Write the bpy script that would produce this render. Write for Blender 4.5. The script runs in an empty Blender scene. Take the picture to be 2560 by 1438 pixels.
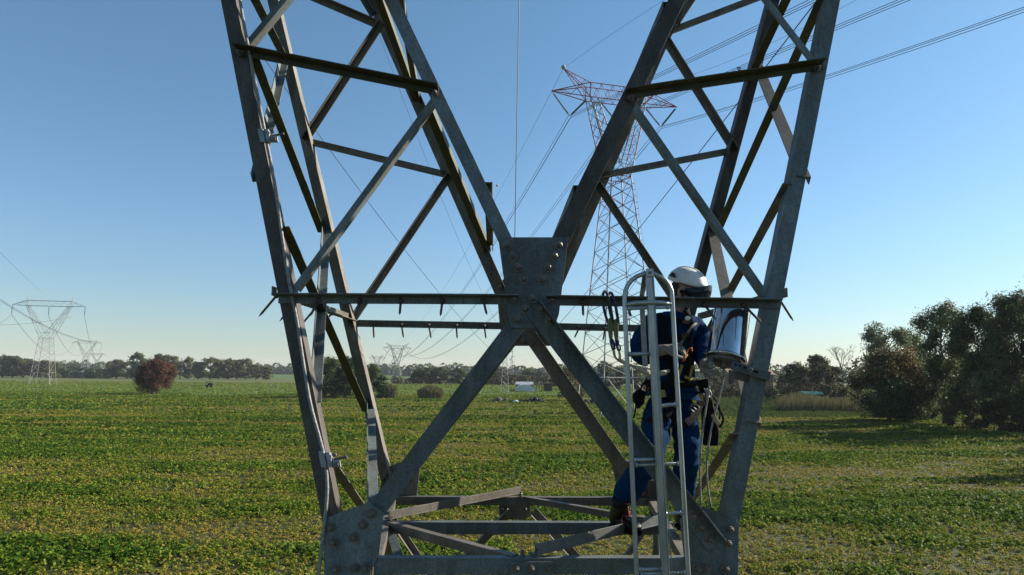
import bpy, bmesh, math, random
import numpy as np
from mathutils import Vector, Matrix, Euler
R = math.radians
random.seed(11); rng = np.random.default_rng(11)
sc = bpy.context.scene
C = sc.collection
# ---------------------------------------------------------------- camera
HC = 6.0; F = 1750.0; CX, CY = 1280.0, 719.0
THETA = math.atan(211/F); ROLL = R(0.43)
RM = (Euler((R(90)+THETA, 0, 0)).to_matrix() @ Matrix.Rotation(ROLL, 3, 'Z'))
CAM = Vector((0, 0, HC))
cd = bpy.data.cameras.new('camera'); cam = bpy.data.objects.new('camera', cd); C.objects.link(cam)
cam.matrix_world = Matrix.Translation(CAM) @ RM.to_4x4()
cd.sensor_width = 36; cd.lens = F/2560*36; cd.clip_start = .1; cd.clip_end = 20000
sc.camera = cam
def ray(px, py): return RM @ Vector(((px-CX)/F, -(py-CY)/F, -1))
def P(px, py, D):
    r = ray(px, py); return CAM + r*(D/r.y)
def G(px, py, z=0):
    r = ray(px, py); return CAM + r*((z-HC)/r.z)
def hz(px): return 930 + (px-1280)*.0075           # horizon row at a column
ZB = HC-1.145; DF0, DB0, K = 4.3, 6.4, .08
def plane_pt(px, py, D0, k):
    r = ray(px, py); t = (D0 + k*(CAM.z-ZB))/(r.y - k*r.z); return CAM + r*t
def FF(px, py, o=0): return plane_pt(px, py, DF0+o, K)
def BB(px, py, o=0): return plane_pt(px, py, DB0+o, -K)
NF = Vector((0, -1, K)).normalized(); NB = Vector((0, -1, -K)).normalized()
# ---------------------------------------------------------------- materials
def mat(name): 
    m = bpy.data.materials.new(name); m.use_nodes = True
    nt = m.node_tree; return m, nt, nt.nodes['Principled BSDF']
def N(nt, t, **kw):
    n = nt.nodes.new(t)
    for k, v in kw.items():
        if k in n.inputs: n.inputs[k].default_value = v
        else: setattr(n, k, v)
    return n
def ramp(nt, stops, src=None):
    n = nt.nodes.new('ShaderNodeValToRGB'); e = n.color_ramp.elements
    while len(e) < len(stops): e.new(.5)
    for i, (p, c) in enumerate(stops):
        e[i].position = p; e[i].color = (*c, 1) if len(c) == 3 else c
    if src is not None: nt.links.new(src, n.inputs[0])
    return n
def noise_mat(name, c1, c2, scale=8, rough=.6, metal=0, bump=.1, bscale=None, stretch=None, spec=.5, detail=6, c3=None):
    m, nt, b = mat(name); L = nt.links.new
    tc = N(nt, 'ShaderNodeTexCoord'); mp = N(nt, 'ShaderNodeMapping')
    if stretch: mp.inputs['Scale'].default_value = stretch
    L(tc.outputs['Object'], mp.inputs[0])
    n = N(nt, 'ShaderNodeTexNoise', Scale=scale, Detail=detail, Roughness=.65); L(mp.outputs[0], n.inputs['Vector'])
    st = [(.35, c1), (.65, c2)] if c3 is None else [(.3, c1), (.55, c2), (.72, c3)]
    r = ramp(nt, st, n.outputs['Fac']); L(r.outputs[0], b.inputs['Base Color'])
    b.inputs['Roughness'].default_value = rough; b.inputs['Metallic'].default_value = metal
    b.inputs['Specular IOR Level'].default_value = spec
    if bump:
        n2 = N(nt, 'ShaderNodeTexNoise', Scale=bscale or scale*4, Detail=4); L(tc.outputs['Object'], n2.inputs['Vector'])
        bp = N(nt, 'ShaderNodeBump', Strength=bump, Distance=.02); L(n2.outputs['Fac'], bp.inputs['Height']); L(bp.outputs[0], b.inputs['Normal'])
    return m
def steel(name, base, dirt, mossc, moss_amt, streak=(1, 1, .25)):
    m, nt, b = mat(name); L = nt.links.new
    tc = N(nt, 'ShaderNodeTexCoord'); mp = N(nt, 'ShaderNodeMapping'); mp.inputs['Scale'].default_value = streak
    L(tc.outputs['Object'], mp.inputs[0])
    n1 = N(nt, 'ShaderNodeTexNoise', Scale=9, Detail=9, Roughness=.7); L(mp.outputs[0], n1.inputs['Vector'])
    n2 = N(nt, 'ShaderNodeTexNoise', Scale=2.3, Detail=5, Roughness=.6); L(tc.outputs['Object'], n2.inputs['Vector'])
    n3 = N(nt, 'ShaderNodeTexNoise', Scale=70, Detail=3); L(tc.outputs['Object'], n3.inputs['Vector'])
    r1 = ramp(nt, [(.3, dirt), (.5, base), (.72, tuple(min(1, x*1.45) for x in base))], n1.outputs['Fac'])
    r2 = ramp(nt, [(.55-moss_amt*.35, (0, 0, 0)), (.78-moss_amt*.35, (1, 1, 1))], n2.outputs['Fac'])
    mx = N(nt, 'ShaderNodeMixRGB'); L(r2.outputs[0], mx.inputs[0]); L(r1.outputs[0], mx.inputs[1]); mx.inputs[2].default_value = (*mossc, 1)
    r3 = ramp(nt, [(.35, (.72, .72, .72)), (.65, (1.1, 1.1, 1.1))], n3.outputs['Fac'])
    m2 = N(nt, 'ShaderNodeMixRGB', blend_type='MULTIPLY'); m2.inputs[0].default_value = 1
    L(mx.outputs[0], m2.inputs[1]); L(r3.outputs[0], m2.inputs[2]); oi = N(nt, 'ShaderNodeObjectInfo'); mr = N(nt, 'ShaderNodeMapRange'); mr.inputs['To Min'].default_value = .74; mr.inputs['To Max'].default_value = 1.3; L(oi.outputs['Random'], mr.inputs['Value'])
    m3 = N(nt, 'ShaderNodeVectorMath', operation='SCALE'); L(m2.outputs[0], m3.inputs[0]); L(mr.outputs[0], m3.inputs['Scale'])
    mp4 = N(nt, 'ShaderNodeMapping'); mp4.inputs['Scale'].default_value = (14, 14, .9); L(tc.outputs['Object'], mp4.inputs[0])
    n4 = N(nt, 'ShaderNodeTexNoise', Scale=2.2, Detail=4, Roughness=.6); L(mp4.outputs[0], n4.inputs['Vector']); r4 = ramp(nt, [(.58, (0, 0, 0)), (.74, (.55, .55, .55))], n4.outputs['Fac'])
    m4 = N(nt, 'ShaderNodeMixRGB'); L(r4.outputs[0], m4.inputs[0]); L(m3.outputs[0], m4.inputs[1]); m4.inputs[2].default_value = (.05, .032, .02, 1); L(m4.outputs[0], b.inputs['Base Color'])
    rr = ramp(nt, [(.3, (.75,)*3), (.7, (.45,)*3)], n1.outputs['Fac']); L(rr.outputs[0], b.inputs['Roughness'])
    b.inputs['Metallic'].default_value = .25; b.inputs['Specular IOR Level'].default_value = .45
    bp = N(nt, 'ShaderNodeBump', Strength=.12, Distance=.004); L(n3.outputs['Fac'], bp.inputs['Height']); L(bp.outputs[0], b.inputs['Normal'])
    return m
M = {}
M['galv'] = steel('galvanised_steel', (.118, .138, .137), (.08, .092, .09), (.098, .095, .074), .25)
M['brown'] = steel('weathered_steel', (.142, .125, .1), (.08, .068, .053), (.1, .085, .06), .35)
M['darkbrown'] = steel('dark_weathered_steel', (.075, .062, .05), (.042, .034, .027), (.06, .05, .036), .35)
M['moss'] = steel('mossy_steel', (.075, .07, .047), (.032, .03, .018), (.062, .06, .022), .7, (1, 1, 1))
M['bolt'] = noise_mat('bolt_steel', (.085, .08, .072), (.18, .145, .115), 30, .5, .5, .1)
M['spike'] = noise_mat('rusty_spike', (.05, .035, .028), (.12, .08, .06), 25, .7, .2, .2)
M['alu'] = noise_mat('ladder_aluminium', (.27, .285, .29), (.42, .435, .435), 14, .36, .7, .06, 90, (1, 1, .3))
M['chrome'] = noise_mat('polished_steel', (.44, .45, .46), (.56, .57, .58), 7, .1, 1, .03, 6)
M['cable'] = noise_mat('grey_cable', (.13, .13, .12), (.26, .26, .24), 40, .6, .1, .3, 120)
M['wire'] = noise_mat('conductor_wire', (.012, .013, .015), (.03, .031, .034), 2, .6, .2, 0)
M['rope'] = noise_mat('lanyard_rope', (.32, .3, .2), (.5, .47, .34), 40, .9, 0, .5, 160)
M['blue'] = noise_mat('blue_workwear', (.004, .019, .054), (.008, .034, .092), 7, .9, 0, .55, 16, spec=.04)
M['black'] = noise_mat('black_webbing', (.006, .006, .007), (.014, .014, .015), 40, .95, 0, .3, 150, spec=.1)
M['yellow'] = noise_mat('yellow_webbing', (.26, .19, .012), (.36, .28, .03), 30, .6, 0, .2)
M['orange'] = noise_mat('orange_plastic', (.55, .12, .015), (.7, .2, .03), 20, .45, 0, .05)
M['skin'] = noise_mat('skin', (.3, .15, .095), (.42, .23, .16), 18, .55, 0, .1, 60)
M['hair'] = noise_mat('dark_hair', (.012, .009, .007), (.03, .022, .016), 60, .7, 0, .4, 120)
M['glove'] = noise_mat('grey_work_glove', (.14, .125, .1), (.28, .26, .22), 14, .85, 0, .5, 40)
M['helmet'] = noise_mat('white_helmet_shell', (.5, .49, .44), (.68, .67, .62), 9, .45, 0, .04)
M['boot'] = noise_mat('black_leather_boot', (.005, .004, .004), (.012, .01, .009), 14, .5, 0, .2, 50, spec=.2)
M['lace'] = noise_mat('red_lace', (.11, .008, .01), (.2, .018, .018), 20, .7, 0, .1)
M['hook'] = noise_mat('anodised_hook', (.015, .022, .035), (.04, .05, .07), 12, .35, .6, .05)
M['lime'] = noise_mat('lime_hook_body', (.075, .08, .018), (.15, .15, .04), 14, .5, .2, .1)
M['canvas'] = noise_mat('black_tool_bag', (.006, .006, .007), (.016, .015, .014), 30, .9, 0, .4, 90, spec=.1)
M['paper'] = noise_mat('tan_sheath', (.35, .25, .12), (.5, .38, .2), 12, .7, 0, .1)
M['lightgrey'] = noise_mat('light_grey_steel', (.16, .17, .175), (.26, .27, .27), 20, .45, .5, .1)
m, nt, b = mat('smoked_visor'); b.inputs['Base Color'].default_value = (.012, .016, .022, 1); b.inputs['Roughness'].default_value = .08
b.inputs['Specular IOR Level'].default_value = .35; M['visor'] = m
m, nt, b = mat('torch_lens'); b.inputs['Base Color'].default_value = (.9, .9, .88, 1); b.inputs['Roughness'].default_value = .1; M['lens'] = m
# ---------------------------------------------------------------- mesh builder
class MB:
    def __init__(s): s.v = []; s.f = []
    def add(s, vs, fs):
        o = len(s.v); s.v += [Vector(v) for v in vs]; s.f += [tuple(i+o for i in f) for f in fs]; return s
    def obox(s, c, ax, ay, az):      # centre and half axes
        c, ax, ay, az = map(Vector, (c, ax, ay, az))
        vs = [c+ax*i+ay*j+az*k for i in (-1, 1) for j in (-1, 1) for k in (-1, 1)]
        fl = [(0, 1, 3, 2), (4, 6, 7, 5), (0, 4, 5, 1), (2, 3, 7, 6), (0, 2, 6, 4), (1, 5, 7, 3)]
        if ax.cross(ay).dot(az) < 0: fl = [f[::-1] for f in fl]
        return s.add(vs, fl)
    def bar(s, a, b, w, t, side):    # box from a to b, w wide along side, t thick
        a, b = Vector(a), Vector(b); d = (b-a); L = d.length; d.normalize()
        sd = Vector(side); sd = (sd-d*sd.dot(d)).normalized(); n = d.cross(sd)
        return s.obox((a+b)/2, d*L/2, sd*w/2, n*t/2)
    def tube(s, pts, r, n=8, cap=True, ref=None):
        pts = [Vector(p) for p in pts]; rs = r if isinstance(r, (list, tuple)) else [r]*len(pts)
        rings = []; up = None
        for i, p in enumerate(pts):
            d = (pts[min(i+1, len(pts)-1)]-pts[max(i-1, 0)]).normalized()
            if up is None:
                up = Vector((0, 0, 1)) if abs(d.z) < .9 else Vector((1, 0, 0))
            u = (up-d*up.dot(d)).normalized(); up = u; w = d.cross(u)
            rings.append([p+(u*math.cos(2*math.pi*k/n)+w*math.sin(2*math.pi*k/n))*rs[i] for k in range(n)])
        o = len(s.v)
        for rg in rings: s.v += rg
        for i in range(len(pts)-1):
            for k in range(n):
                a = o+i*n+k; b_ = o+i*n+(k+1) % n
                s.f.append((a, b_, b_+n, a+n))
        if cap:
            s.f.append(tuple(o+k for k in range(n))[::-1]); s.f.append(tuple(o+(len(pts)-1)*n+k for k in range(n)))
        return s
    def prism(s, poly, off):         # poly: planar 3d points, off: extrusion vector
        n = len(poly); o = len(s.v); off = Vector(off)
        s.v += [Vector(p) for p in poly] + [Vector(p)+off for p in poly]
        nn = sum(((Vector(poly[i])-Vector(poly[0])).cross(Vector(poly[(i+1) % n])-Vector(poly[0])) for i in range(n)), Vector())
        flip = nn.dot(off) > 0
        fs = [tuple(range(n)), tuple(range(2*n-1, n-1, -1))] + [(i, i+n, (i+1) % n+n, (i+1) % n) for i in range(n)]
        if flip: fs = [f[::-1] for f in fs]
        s.f += [tuple(i+o for i in f) for f in fs]; return s
    def lathe(s, a, b, prof, n=16, cap=True):  # prof: (t along a->b, radius)
        a, b = Vector(a), Vector(b)
        d = (b-a); pts = [a+d*t for t, r in prof]
        dn = d.normalized(); u = dn.orthogonal().normalized(); w = dn.cross(u); o = len(s.v)
        for p, (t, r) in zip(pts, prof):
            s.v += [p+(u*math.cos(2*math.pi*k/n)+w*math.sin(2*math.pi*k/n))*max(r, 1e-4) for k in range(n)]
        for i in range(len(prof)-1):
            for k in range(n):
                x = o+i*n+k; y = o+i*n+(k+1) % n; s.f.append((x, y, y+n, x+n))
        if cap: s.f.append(tuple(o+k for k in range(n))[::-1]); s.f.append(tuple(o+(len(prof)-1)*n+k for k in range(n)))
        return s
    def ball(s, c, r, nu=12, nv=8, sc=(1, 1, 1), rot=None):
        c = Vector(c); o = len(s.v); rot = rot or Matrix.Identity(3)
        for j in range(nv+1):
            th = math.pi*j/nv
            for i in range(nu):
                ph = 2*math.pi*i/nu
                s.v.append(c + rot @ Vector((r*sc[0]*math.sin(th)*math.cos(ph), r*sc[1]*math.sin(th)*math.sin(ph), r*sc[2]*math.cos(th))))
        for j in range(nv):
            for i in range(nu):
                a = o+j*nu+i; b_ = o+j*nu+(i+1) % nu; s.f.append((a, a+nu, b_+nu, b_))
        return s
    def build(s, name, m, parent=None, smooth=False, bevel=0):
        org = root_of(parent)
        me = bpy.data.meshes.new(name); me.from_pydata([tuple(v-org) for v in s.v], [], s.f)
        me.materials.append(M[m] if isinstance(m, str) else m)
        if smooth: me.polygons.foreach_set('use_smooth', [True]*len(me.polygons))
        me.update()
        o = bpy.data.objects.new(name, me); C.objects.link(o)
        if parent is not None: o.parent = parent
        if bevel:
            bv = o.modifiers.new('bevel', 'BEVEL'); bv.width = bevel; bv.segments = 2; bv.limit_method = 'ANGLE'
        return o
def root_of(o):
    if o is None: return Vector((0, 0, 0))
    while o.parent is not None: o = o.parent
    return Vector(o.location)
def tag(o, label=None, cat=None, group=None, kind=None):
    for k, v in (('label', label), ('category', cat), ('group', group), ('kind', kind)):
        if v: o[k] = v
    return o
def thing(name, loc, label, cat, group=None):
    o = bpy.data.objects.new(name, None); o.empty_display_size = .2; C.objects.link(o); o.location = loc
    return tag(o, label, cat, group)
HAZE, SKY, SUN, EXPO = .00011, .07, 5.0, 1.1
# ================================================================ the near pylon
tower = thing('lattice_pylon', (.15, 5.3, 0), 'weathered grey steel lattice pylon filling the foreground, its V fork open to the sky', 'pylon')
def member(p0, p1, n, w, w2=0, edge=1, bdir=1, t=.009, m='galv', name='brace', toff=0):
    """an angle bar: flange w wide in the plane with normal n, second flange w2 deep at one edge"""
    p0, p1 = Vector(p0), Vector(p1); d = (p1-p0).normalized(); n = (n-d*n.dot(d)).normalized(); s = d.cross(n).normalized()
    o = n*toff; q = MB()
    q.obox((p0+p1)/2+o, (p1-p0)/2, s*w/2, n*t/2)
    if w2:
        c = (p0+p1)/2+o + s*edge*(w/2-t/2) + n*bdir*(w2/2+t/2)
        q.obox(c, (p1-p0)/2, s*t/2, n*w2/2)
    return q.build(name, m, tower, bevel=.0016)
def fr(a, b, px, w2=.07, edge=1, bdir=-1, m='galv', name='brace', toff=0):
    w = px*DF0/F; return member(FF(*a), FF(*b), NF, w, w2, edge, bdir, m=m, name=name, toff=toff)
def bk(a, b, px, w2=.07, edge=1, bdir=1, m='brown', name='brace', toff=0):
    w = px*DB0/F; return member(BB(*a), BB(*b), NB, w, w2, edge, bdir, m=m, name=name, toff=toff)
def ext(a, b, y):      # prolong the pixel line a-b to row y
    t = (y-a[1])/(b[1]-a[1]); return (a[0]+(b[0]-a[0])*t, y)
def bolt(parent, p, n, r=.021, m='bolt'):
    q = MB(); n = n.normalized(); p = Vector(p)
    q.lathe(p, p+n*.006, [(0, r*1.5), (1, r*1.45)], 14)
    q.lathe(p+n*.006, p+n*.026, [(0, r), (.85, r), (1, r*.86)], 6)
    q.lathe(p+n*.026, p+n*.042, [(0, r*.58), (.8, r*.58), (1, r*.45)], 8)
    return q.build('bolt', m, parent)
# fork chords (front) : outer left, outer right, inner left, inner right ; carried on above the frame
fr((570, 0), ext((570, 0), (822, 1270), -520), 41, .11, 1, -1, 'brown', 'leg') if False else None
def edge_for(left): return 1
OL0, OL1 = (571, 0), (833, 1330)
fr(ext(OL0, OL1, -560), OL1, 41, .10, -1, -1, 'darkbrown', 'leg')
OR0, OR1 = (2081, 0), (1820, 1335)
fr(ext(OR0, OR1, -560), OR1, 42, .10, 1, -1, 'galv', 'leg')
IL0, IL1 = (978, 0), (1290, 657)
fr(ext(IL0, IL1, -560), IL1, 37, .10, -1, -1, 'galv', 'leg')
IR0, IR1 = (1692, 0), (1375, 657)
fr(ext(IR0, IR1, -560), IR1, 45, .10, 1, -1, 'darkbrown', 'leg')
# fork chords (back)
bk(ext((684, 0), (963, 1180), -560), (968, 1200), 31, .11, -1, 1, 'brown', 'leg')
bk(ext((1932, 0), (1596, 1250), -560), (1600, 1235), 34, .11, 1, 1, 'darkbrown', 'leg')
bk(ext((932, 0), (1206, 626), -560), (1262, 755), 30, .10, -1, 1, 'brown', 'leg')
bk(ext((1702, 0), (1400, 690), -560), (1372, 755), 30, .10, 1, 1, 'brown', 'leg')
# front beams: mossy upper flange overhanging towards the camera
def beam(a, b, px, m='moss', w2=.075, name='beam', up=-1, toff=.012):
    return fr(a, b, px, w2, up, 1, m, name, toff)
b1 = beam((590, 130), (1096, 232), 20); b2 = beam((1562, 243), (2055, 168), 20)
b3 = beam((698, 749), (1296, 752), 22, 'galv'); b4 = beam((1366, 754), (1945, 763), 22, 'galv')
beam((905, -330), (530, -420), 20, up=1); beam((1760, -320), (2130, -400), 20)
bolt(b1, FF(1088, 234, -.03), NF, .015); bolt(b2, FF(1577, 246, -.03), NF, .015); bolt(b2, FF(2043, 172, -.03), NF, .015); bolt(b1, FF(600, 133, -.03), NF, .015)
# front face braces
fr((612, 118), ext((612, 118), (710, 0), -330), 17, .06, 1, -1); fr((1083, 252), (738, 722), 17, .06, -1, -1)
fr((1584, 262), (1917, 742), 17, .06, 1, -1); fr((2037, 158), ext((2037, 158), (1915, 0), -330), 17, .06, 1, -1)
# back face braces
bk((772, 354), (1116, 437), 17, .06, 1, 1, name='beam'); bk((945, 64), (620, -75), 17, .06, 1, 1, name='beam')
bk((1503, 439), (1818, 379), 17, .06, 1, 1, name='beam'); bk((1676, 78), (1990, -42), 17, .06, 1, 1, name='beam')
bk((956, 58), (764, 352), 17, .06, 1, 1); bk((1126, 438), (876, 810), 17, .06, 1, 1)
bk((1663, 102), (1836, 380), 17, .06, -1, 1); bk((1493, 462), (1726, 812), 17, .06, -1, 1)
bk((934, 40), (700, -350), 17, .06, 1, 1); bk((1690, 60), (1960, -350), 17, .06, 1, 1)
bb1 = bk((872, 808), (1262, 815), 17, .06, 1, 1, name='beam'); bb2 = bk((1372, 816), (1740, 824), 17, .06, 1, 1, name='beam')
# lower diagonals of the waist
fr((1330, 770), (1786, 1362), 46, .085, -1, 1, 'galv', 'diagonal', .026)
fr((1330, 760), (930, 1290), 45, .085, 1, -1, 'galv', 'diagonal', -.012)
bk((1306, 812), (1570, 1190), 33, .08, -1, 1, 'brown', 'diagonal', .01)
bk((1318, 800), (1002, 1205), 32, .08, 1, -1, 'brown', 'diagonal', -.01)
# gusset plates
def plate(poly, fn, n, bolts=(), m='galv', t=.012, off=.006, r=.021):
    pts = [fn(*p)+n*off for p in poly]
    o = MB().prism(pts, n*t).build('gusset_plate', m, tower, bevel=.0015)
    for q in bolts: bolt(o, fn(*q[:2])+n*(off+t+(q[2] if len(q) > 2 else 0)), n, r)
    return o
pc = plate([(1246, 595), (1421, 595), (1418, 613), (1397, 787), (1384, 822), (1276, 822), (1248, 614)], FF, NF,
      [(1267, 616), (1282, 643), (1295, 671), (1309, 701), (1398, 616), (1386, 643), (1372, 672), (1357, 701), (1294, 801), (1313, 775),
       (1332, 749, .014), (1353, 775, .014), (1373, 802, .014)])
bolt(pc, FF(1286, 751)+NF*.024, NF, .016); bolt(pc, FF(1379, 754)+NF*.024, NF, .016)
plate([(1241, 715), (1262, 695), (1390, 695), (1396, 787), (1375, 865), (1277, 865), (1250, 822)], BB, NB, [(1252, 716), (1295, 838, .012), (1308, 851, .012), (1330, 858)], 'brown', off=-.004)
plate([(812, 1297), (845, 1283), (924, 1254), (954, 1276), (960, 1284), (947, 1391), (927, 1429), (924, 1520), (812, 1520)], FF, NF,
      [(931, 1283), (909, 1311), (829, 1317), (887, 1342), (837, 1354), (842, 1420), (889, 1418), (917, 1418), (840, 1480)])
plate([(1754, 1266), (1809, 1284), (1841, 1301), (1845, 1308), (1841, 1520), (1730, 1520), (1728, 1440), (1709, 1391), (1698, 1296)], FF, NF,
      [(1822, 1322), (1817, 1356), (1770, 1345, .014), (1749, 1316, .014), (1729, 1287, .014), (1811, 1420), (1765, 1419), (1740, 1420)])
plate([(962, 1172), (999, 1156), (1050, 1168), (1042, 1240), (1000, 1262), (958, 1262)], BB, NB, [(965, 1187), (1020, 1200)], 'brown', off=-.012)
plate([(1530, 1163), (1562, 1150), (1632, 1172), (1632, 1262), (1590, 1262), (1545, 1235)], BB, NB, [(1548, 1190), (1600, 1200), (1606, 1235)], 'brown', off=-.012)
# the horizontal frame a man stands on
UP = Vector((0, 0, 1)); ZD = ZB
def Z(px, py, z): return G(px, py, z)
def hbar(p0, p1, w, drop, edge, m='galv', name='beam'):
    p0, p1 = Vector(p0), Vector(p1); d = (p1-p0).normalized(); s = d.cross(UP).normalized(); t = .009; q = MB()
    q.obox((p0+p1)/2, (p1-p0)/2, s*w/2, UP*t/2)
    q.obox((p0+p1)/2+s*edge*(w/2-t/2)-UP*(abs(drop)/2+t/2)*(1 if drop > 0 else -1), (p1-p0)/2, s*t/2, UP*abs(drop)/2)
    return q.build(name, m, tower, bevel=.0016)
fl, frr = FF(935, 1397), FF(1725, 1397)
hb = hbar(fl+Vector((0, .03, 0)), frr+Vector((0, .03, 0)), .07, .085, 1, 'galv')
sp = MB().prism([FF(1277, 1404, -.016), FF(1384, 1404, -.016), FF(1384, 1446, -.016), FF(1277, 1446, -.016)], (0, -.01, 0)).build('splice_plate', 'galv', tower)
for x in (1292, 1330, 1371): bolt(sp, FF(x, 1420, -.026), Vector((0, -1, 0)), .017)
bolt(hb, fl+(frr-fl)*.47+Vector((0, .03, .006)), UP, .014); bolt(hb, fl+(frr-fl)*.52+Vector((0, .03, .006)), UP, .014)
bl, br = BB(985, 1240), BB(1625, 1243)
hbk = hbar(bl-Vector((0, .03, 0)), br-Vector((0, .03, 0)), .07, .06, 1, 'brown'); bolt(hbk, BB(1302, 1240)+Vector((0, -.05, .006)), UP, .014)
zf = fl.z
def H(px, py, dz=0): return G(px, py, zf+dz)
fm, bm_ = (fl+frr)/2, (bl+br)/2; lm, rm = (fl+bl)/2, (frr+br)/2
hbar(lm-Vector((.05, 0, .006)), rm+Vector((.05, 0, -.006)), .07, .075, 1, 'galv')           # cross beam
hbar(lm+Vector((0, .02, .012)), bm_+Vector((-.03, .12, .012)), .06, -.055, 1, 'brown', 'brace')
hbar(bm_+Vector((.02, -.05, .008)), rm+Vector((-.1, .06, .01)), .05, .05, -1, 'brown', 'brace')
hbar(rm+Vector((-.05, -.08, .012)), fm+Vector((.0, .05, .012)), .065, -.06, -1, 'galv', 'brace')
hbar(lm+Vector((.03, -.06, .008)), fm+Vector((-.1, .04, .008)), .055, .05, 1, 'brown', 'brace')
hbar((fl+bl)/2*0+fl+Vector((.0, .08, -.01)), bl+Vector((.0, -.08, -.01)), .06, .06, 1, 'brown')
hbar(frr+Vector((.0, .08, -.01)), br+Vector((.0, -.08, -.01)), .06, .06, -1, 'brown')
plate([(1248, 1258), (1326, 1258), (1326, 1290), (1312, 1300), (1262, 1300), (1248, 1290)], BB, NB, [(1258, 1272), (1314, 1272)], 'brown', off=-.02, r=.014)
# side faces (between the front and the back chords)
XL = Vector((1, 0, 0))
def side(p0, p1, w=.065, w2=.06, edge=1, bdir=1, m='brown', left=True):
    return member(p0, p1, XL if left else -XL, w, w2, edge, bdir, m=m, name='brace', t=.008)
S = side
S(FF(622, 125), BB(797, 575), edge=1, m='moss'); S(FF(612, -40), BB(702, 135), edge=1, m='moss')
S(BB(706, 128), FF(630, 445), edge=-1, m='galv'); S(BB(808, 555), FF(775, 1000), edge=-1, m='galv')
S(FF(702, 560), BB(908, 1022), edge=1, m='moss'); S(BB(918, 1005), FF(920, 1268), edge=-1, m='galv')
S(FF(806, 1130), BB(1010, 1420), edge=1, m='brown'); S(BB(640, -230), FF(575, -30), edge=-1, m='galv')
S(BB(1902, 165), FF(2024, 452), .055, .085, edge=-1, m='brown', left=False); S(FF(2072, -30), BB(1796, 585), edge=-1, m='moss', left=False)
S(FF(1978, 452), BB(1752, 872), edge=-1, m='brown', left=False); S(FF(1985, -30), BB(1886, 182), edge=-1, m='moss', left=False)
S(BB(1793, 585), FF(1900, 1066), .055, .085, edge=-1, m='brown', left=False); S(FF(1850, 1072), BB(1735, 1246), edge=-1, m='brown', left=False)
# inner faces of the fork
S(FF(1076, 258, .03), BB(1226, 624), .06, .05, 1, -1, 'moss'); S(FF(905, -150, .03), BB(1046, 246), .06, .05, 1, -1, 'moss')
S(FF(1230, 466), BB(1232, 620), .06, .05, -1, -1, 'brown'); S(FF(1004, -30), BB(1050, 250), .06, .05, -1, -1, 'brown')
S(FF(1658, 14), BB(1558, 250), .06, .075, 1, -1, 'moss', False); S(FF(1434, 474), BB(1378, 610), .06, .075, 1, -1, 'moss', False)
# side beams at the beam level with spikes
sbl = side(FF(680, 727), BB(880, 795), .06, .05, 1, 1, 'brown'); sbr = side(FF(1968, 731), BB(1745, 792), .06, .05, -1, 1, 'brown', False)
# spikes
def spike(base, tip, r=.008):
    base, tip = Vector(base), Vector(tip); d = (tip-base).normalized(); q = MB()
    q.lathe(base-d*.012, base+d*.016, [(0, .017), (1, .017)], 6)
    q.tube([base, base.lerp(tip, .3), base.lerp(tip, .85), tip], [r, r, r*.95, r*.2], 7)
    return q.build('anti_climb_spike', 'spike', tower, True)
for a, b in (((795, 752), (776, 790)), ((899, 752), (889, 787)), ((1002, 752), (999, 787)), ((1106, 753), (1101, 790)), ((1209, 753), (1217, 787)), ((1457, 756), (1458, 790)),
             ((1566, 758), (1578, 793)), ((1761, 762), (1790, 800)), ((1860, 763), (1905, 809))):
    spike(FF(*a, -.03), FF(*b, -.15))
for a, b in (((933, 812), (935, 846)), ((1004, 813), (1009, 845)), ((1072, 814), (1078, 846)), ((1141, 815), (1143, 847)), ((1211, 816), (1215, 847)), ((1448, 820), (1436, 845)), ((1513, 822), (1507, 852)), ((1672, 824), (1660, 852))):
    spike(BB(*a, -.02), BB(*b, .10))
for t, s in ((.04, .2), (.25, .19), (.5, .2), (.75, .2)):
    a = FF(690, 735).lerp(BB(870, 795), t); spike(a+Vector((-.02, 0, 0)), a+Vector((-.13, 0, -.14)))
    a = FF(1950, 742).lerp(BB(1750, 795), t); spike(a+Vector((.02, 0, 0)), a+Vector((.11, 0, -.15)))
# the lower body, down to the ground
for k, (sx, sy) in enumerate(((-1, 0), (1, 0), (-1, 1), (1, 1))):
    top = (fl+Vector((-.12, .03, .25)) if sx < 0 else frr+Vector((.18, .03, .25))) if sy == 0 else (bl+Vector((-.04, -.03, .15)) if sx < 0 else br+Vector((.02, -.03, .15)))
    bot = Vector((.15+sx*1.75, 5.3+(-1.75 if sy == 0 else 1.75), -.2))
    member(top, bot, NF if sy == 0 else NB, .11, .11, -sx if sy == 0 else -sx, -1 if sy == 0 else 1, .01, 'brown', 'leg')
    bot2 = Vector((.15-sx*1.6, 5.3+(-1.6 if sy == 0 else 1.6), .6))
    member(top+Vector((0, .02, -.3)), bot2, NF if sy == 0 else NB, .06, .05, 1, -1 if sy == 0 else 1, .008, 'brown', 'brace', .02*sx)
    top2 = bl if sy else fl; 
for sx in (-1, 1):      # V braces hanging from the back and side beams
    member((bm_+Vector((sx*.1, -.02, -.12))), (bl if sx < 0 else br)+Vector((sx*.12, .2, -1.35)), NB, .075, .06, 1, 1, .008, 'brown', 'brace')
    member((lm if sx < 0 else rm)+Vector((0, .3, -.1)), (fl if sx < 0 else frr)+Vector((-sx*.12 if sx > 0 else .5, .2, -1.0)), XL, .05, .06, 1, sx, .008, 'galv', 'brace')
    member((lm if sx < 0 else rm)+Vector((0, .4, -.1)), (bl if sx < 0 else br)+Vector((sx*.02, .2, -1.0)), XL, .05, .06, 1, sx, .008, 'galv', 'brace')
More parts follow.
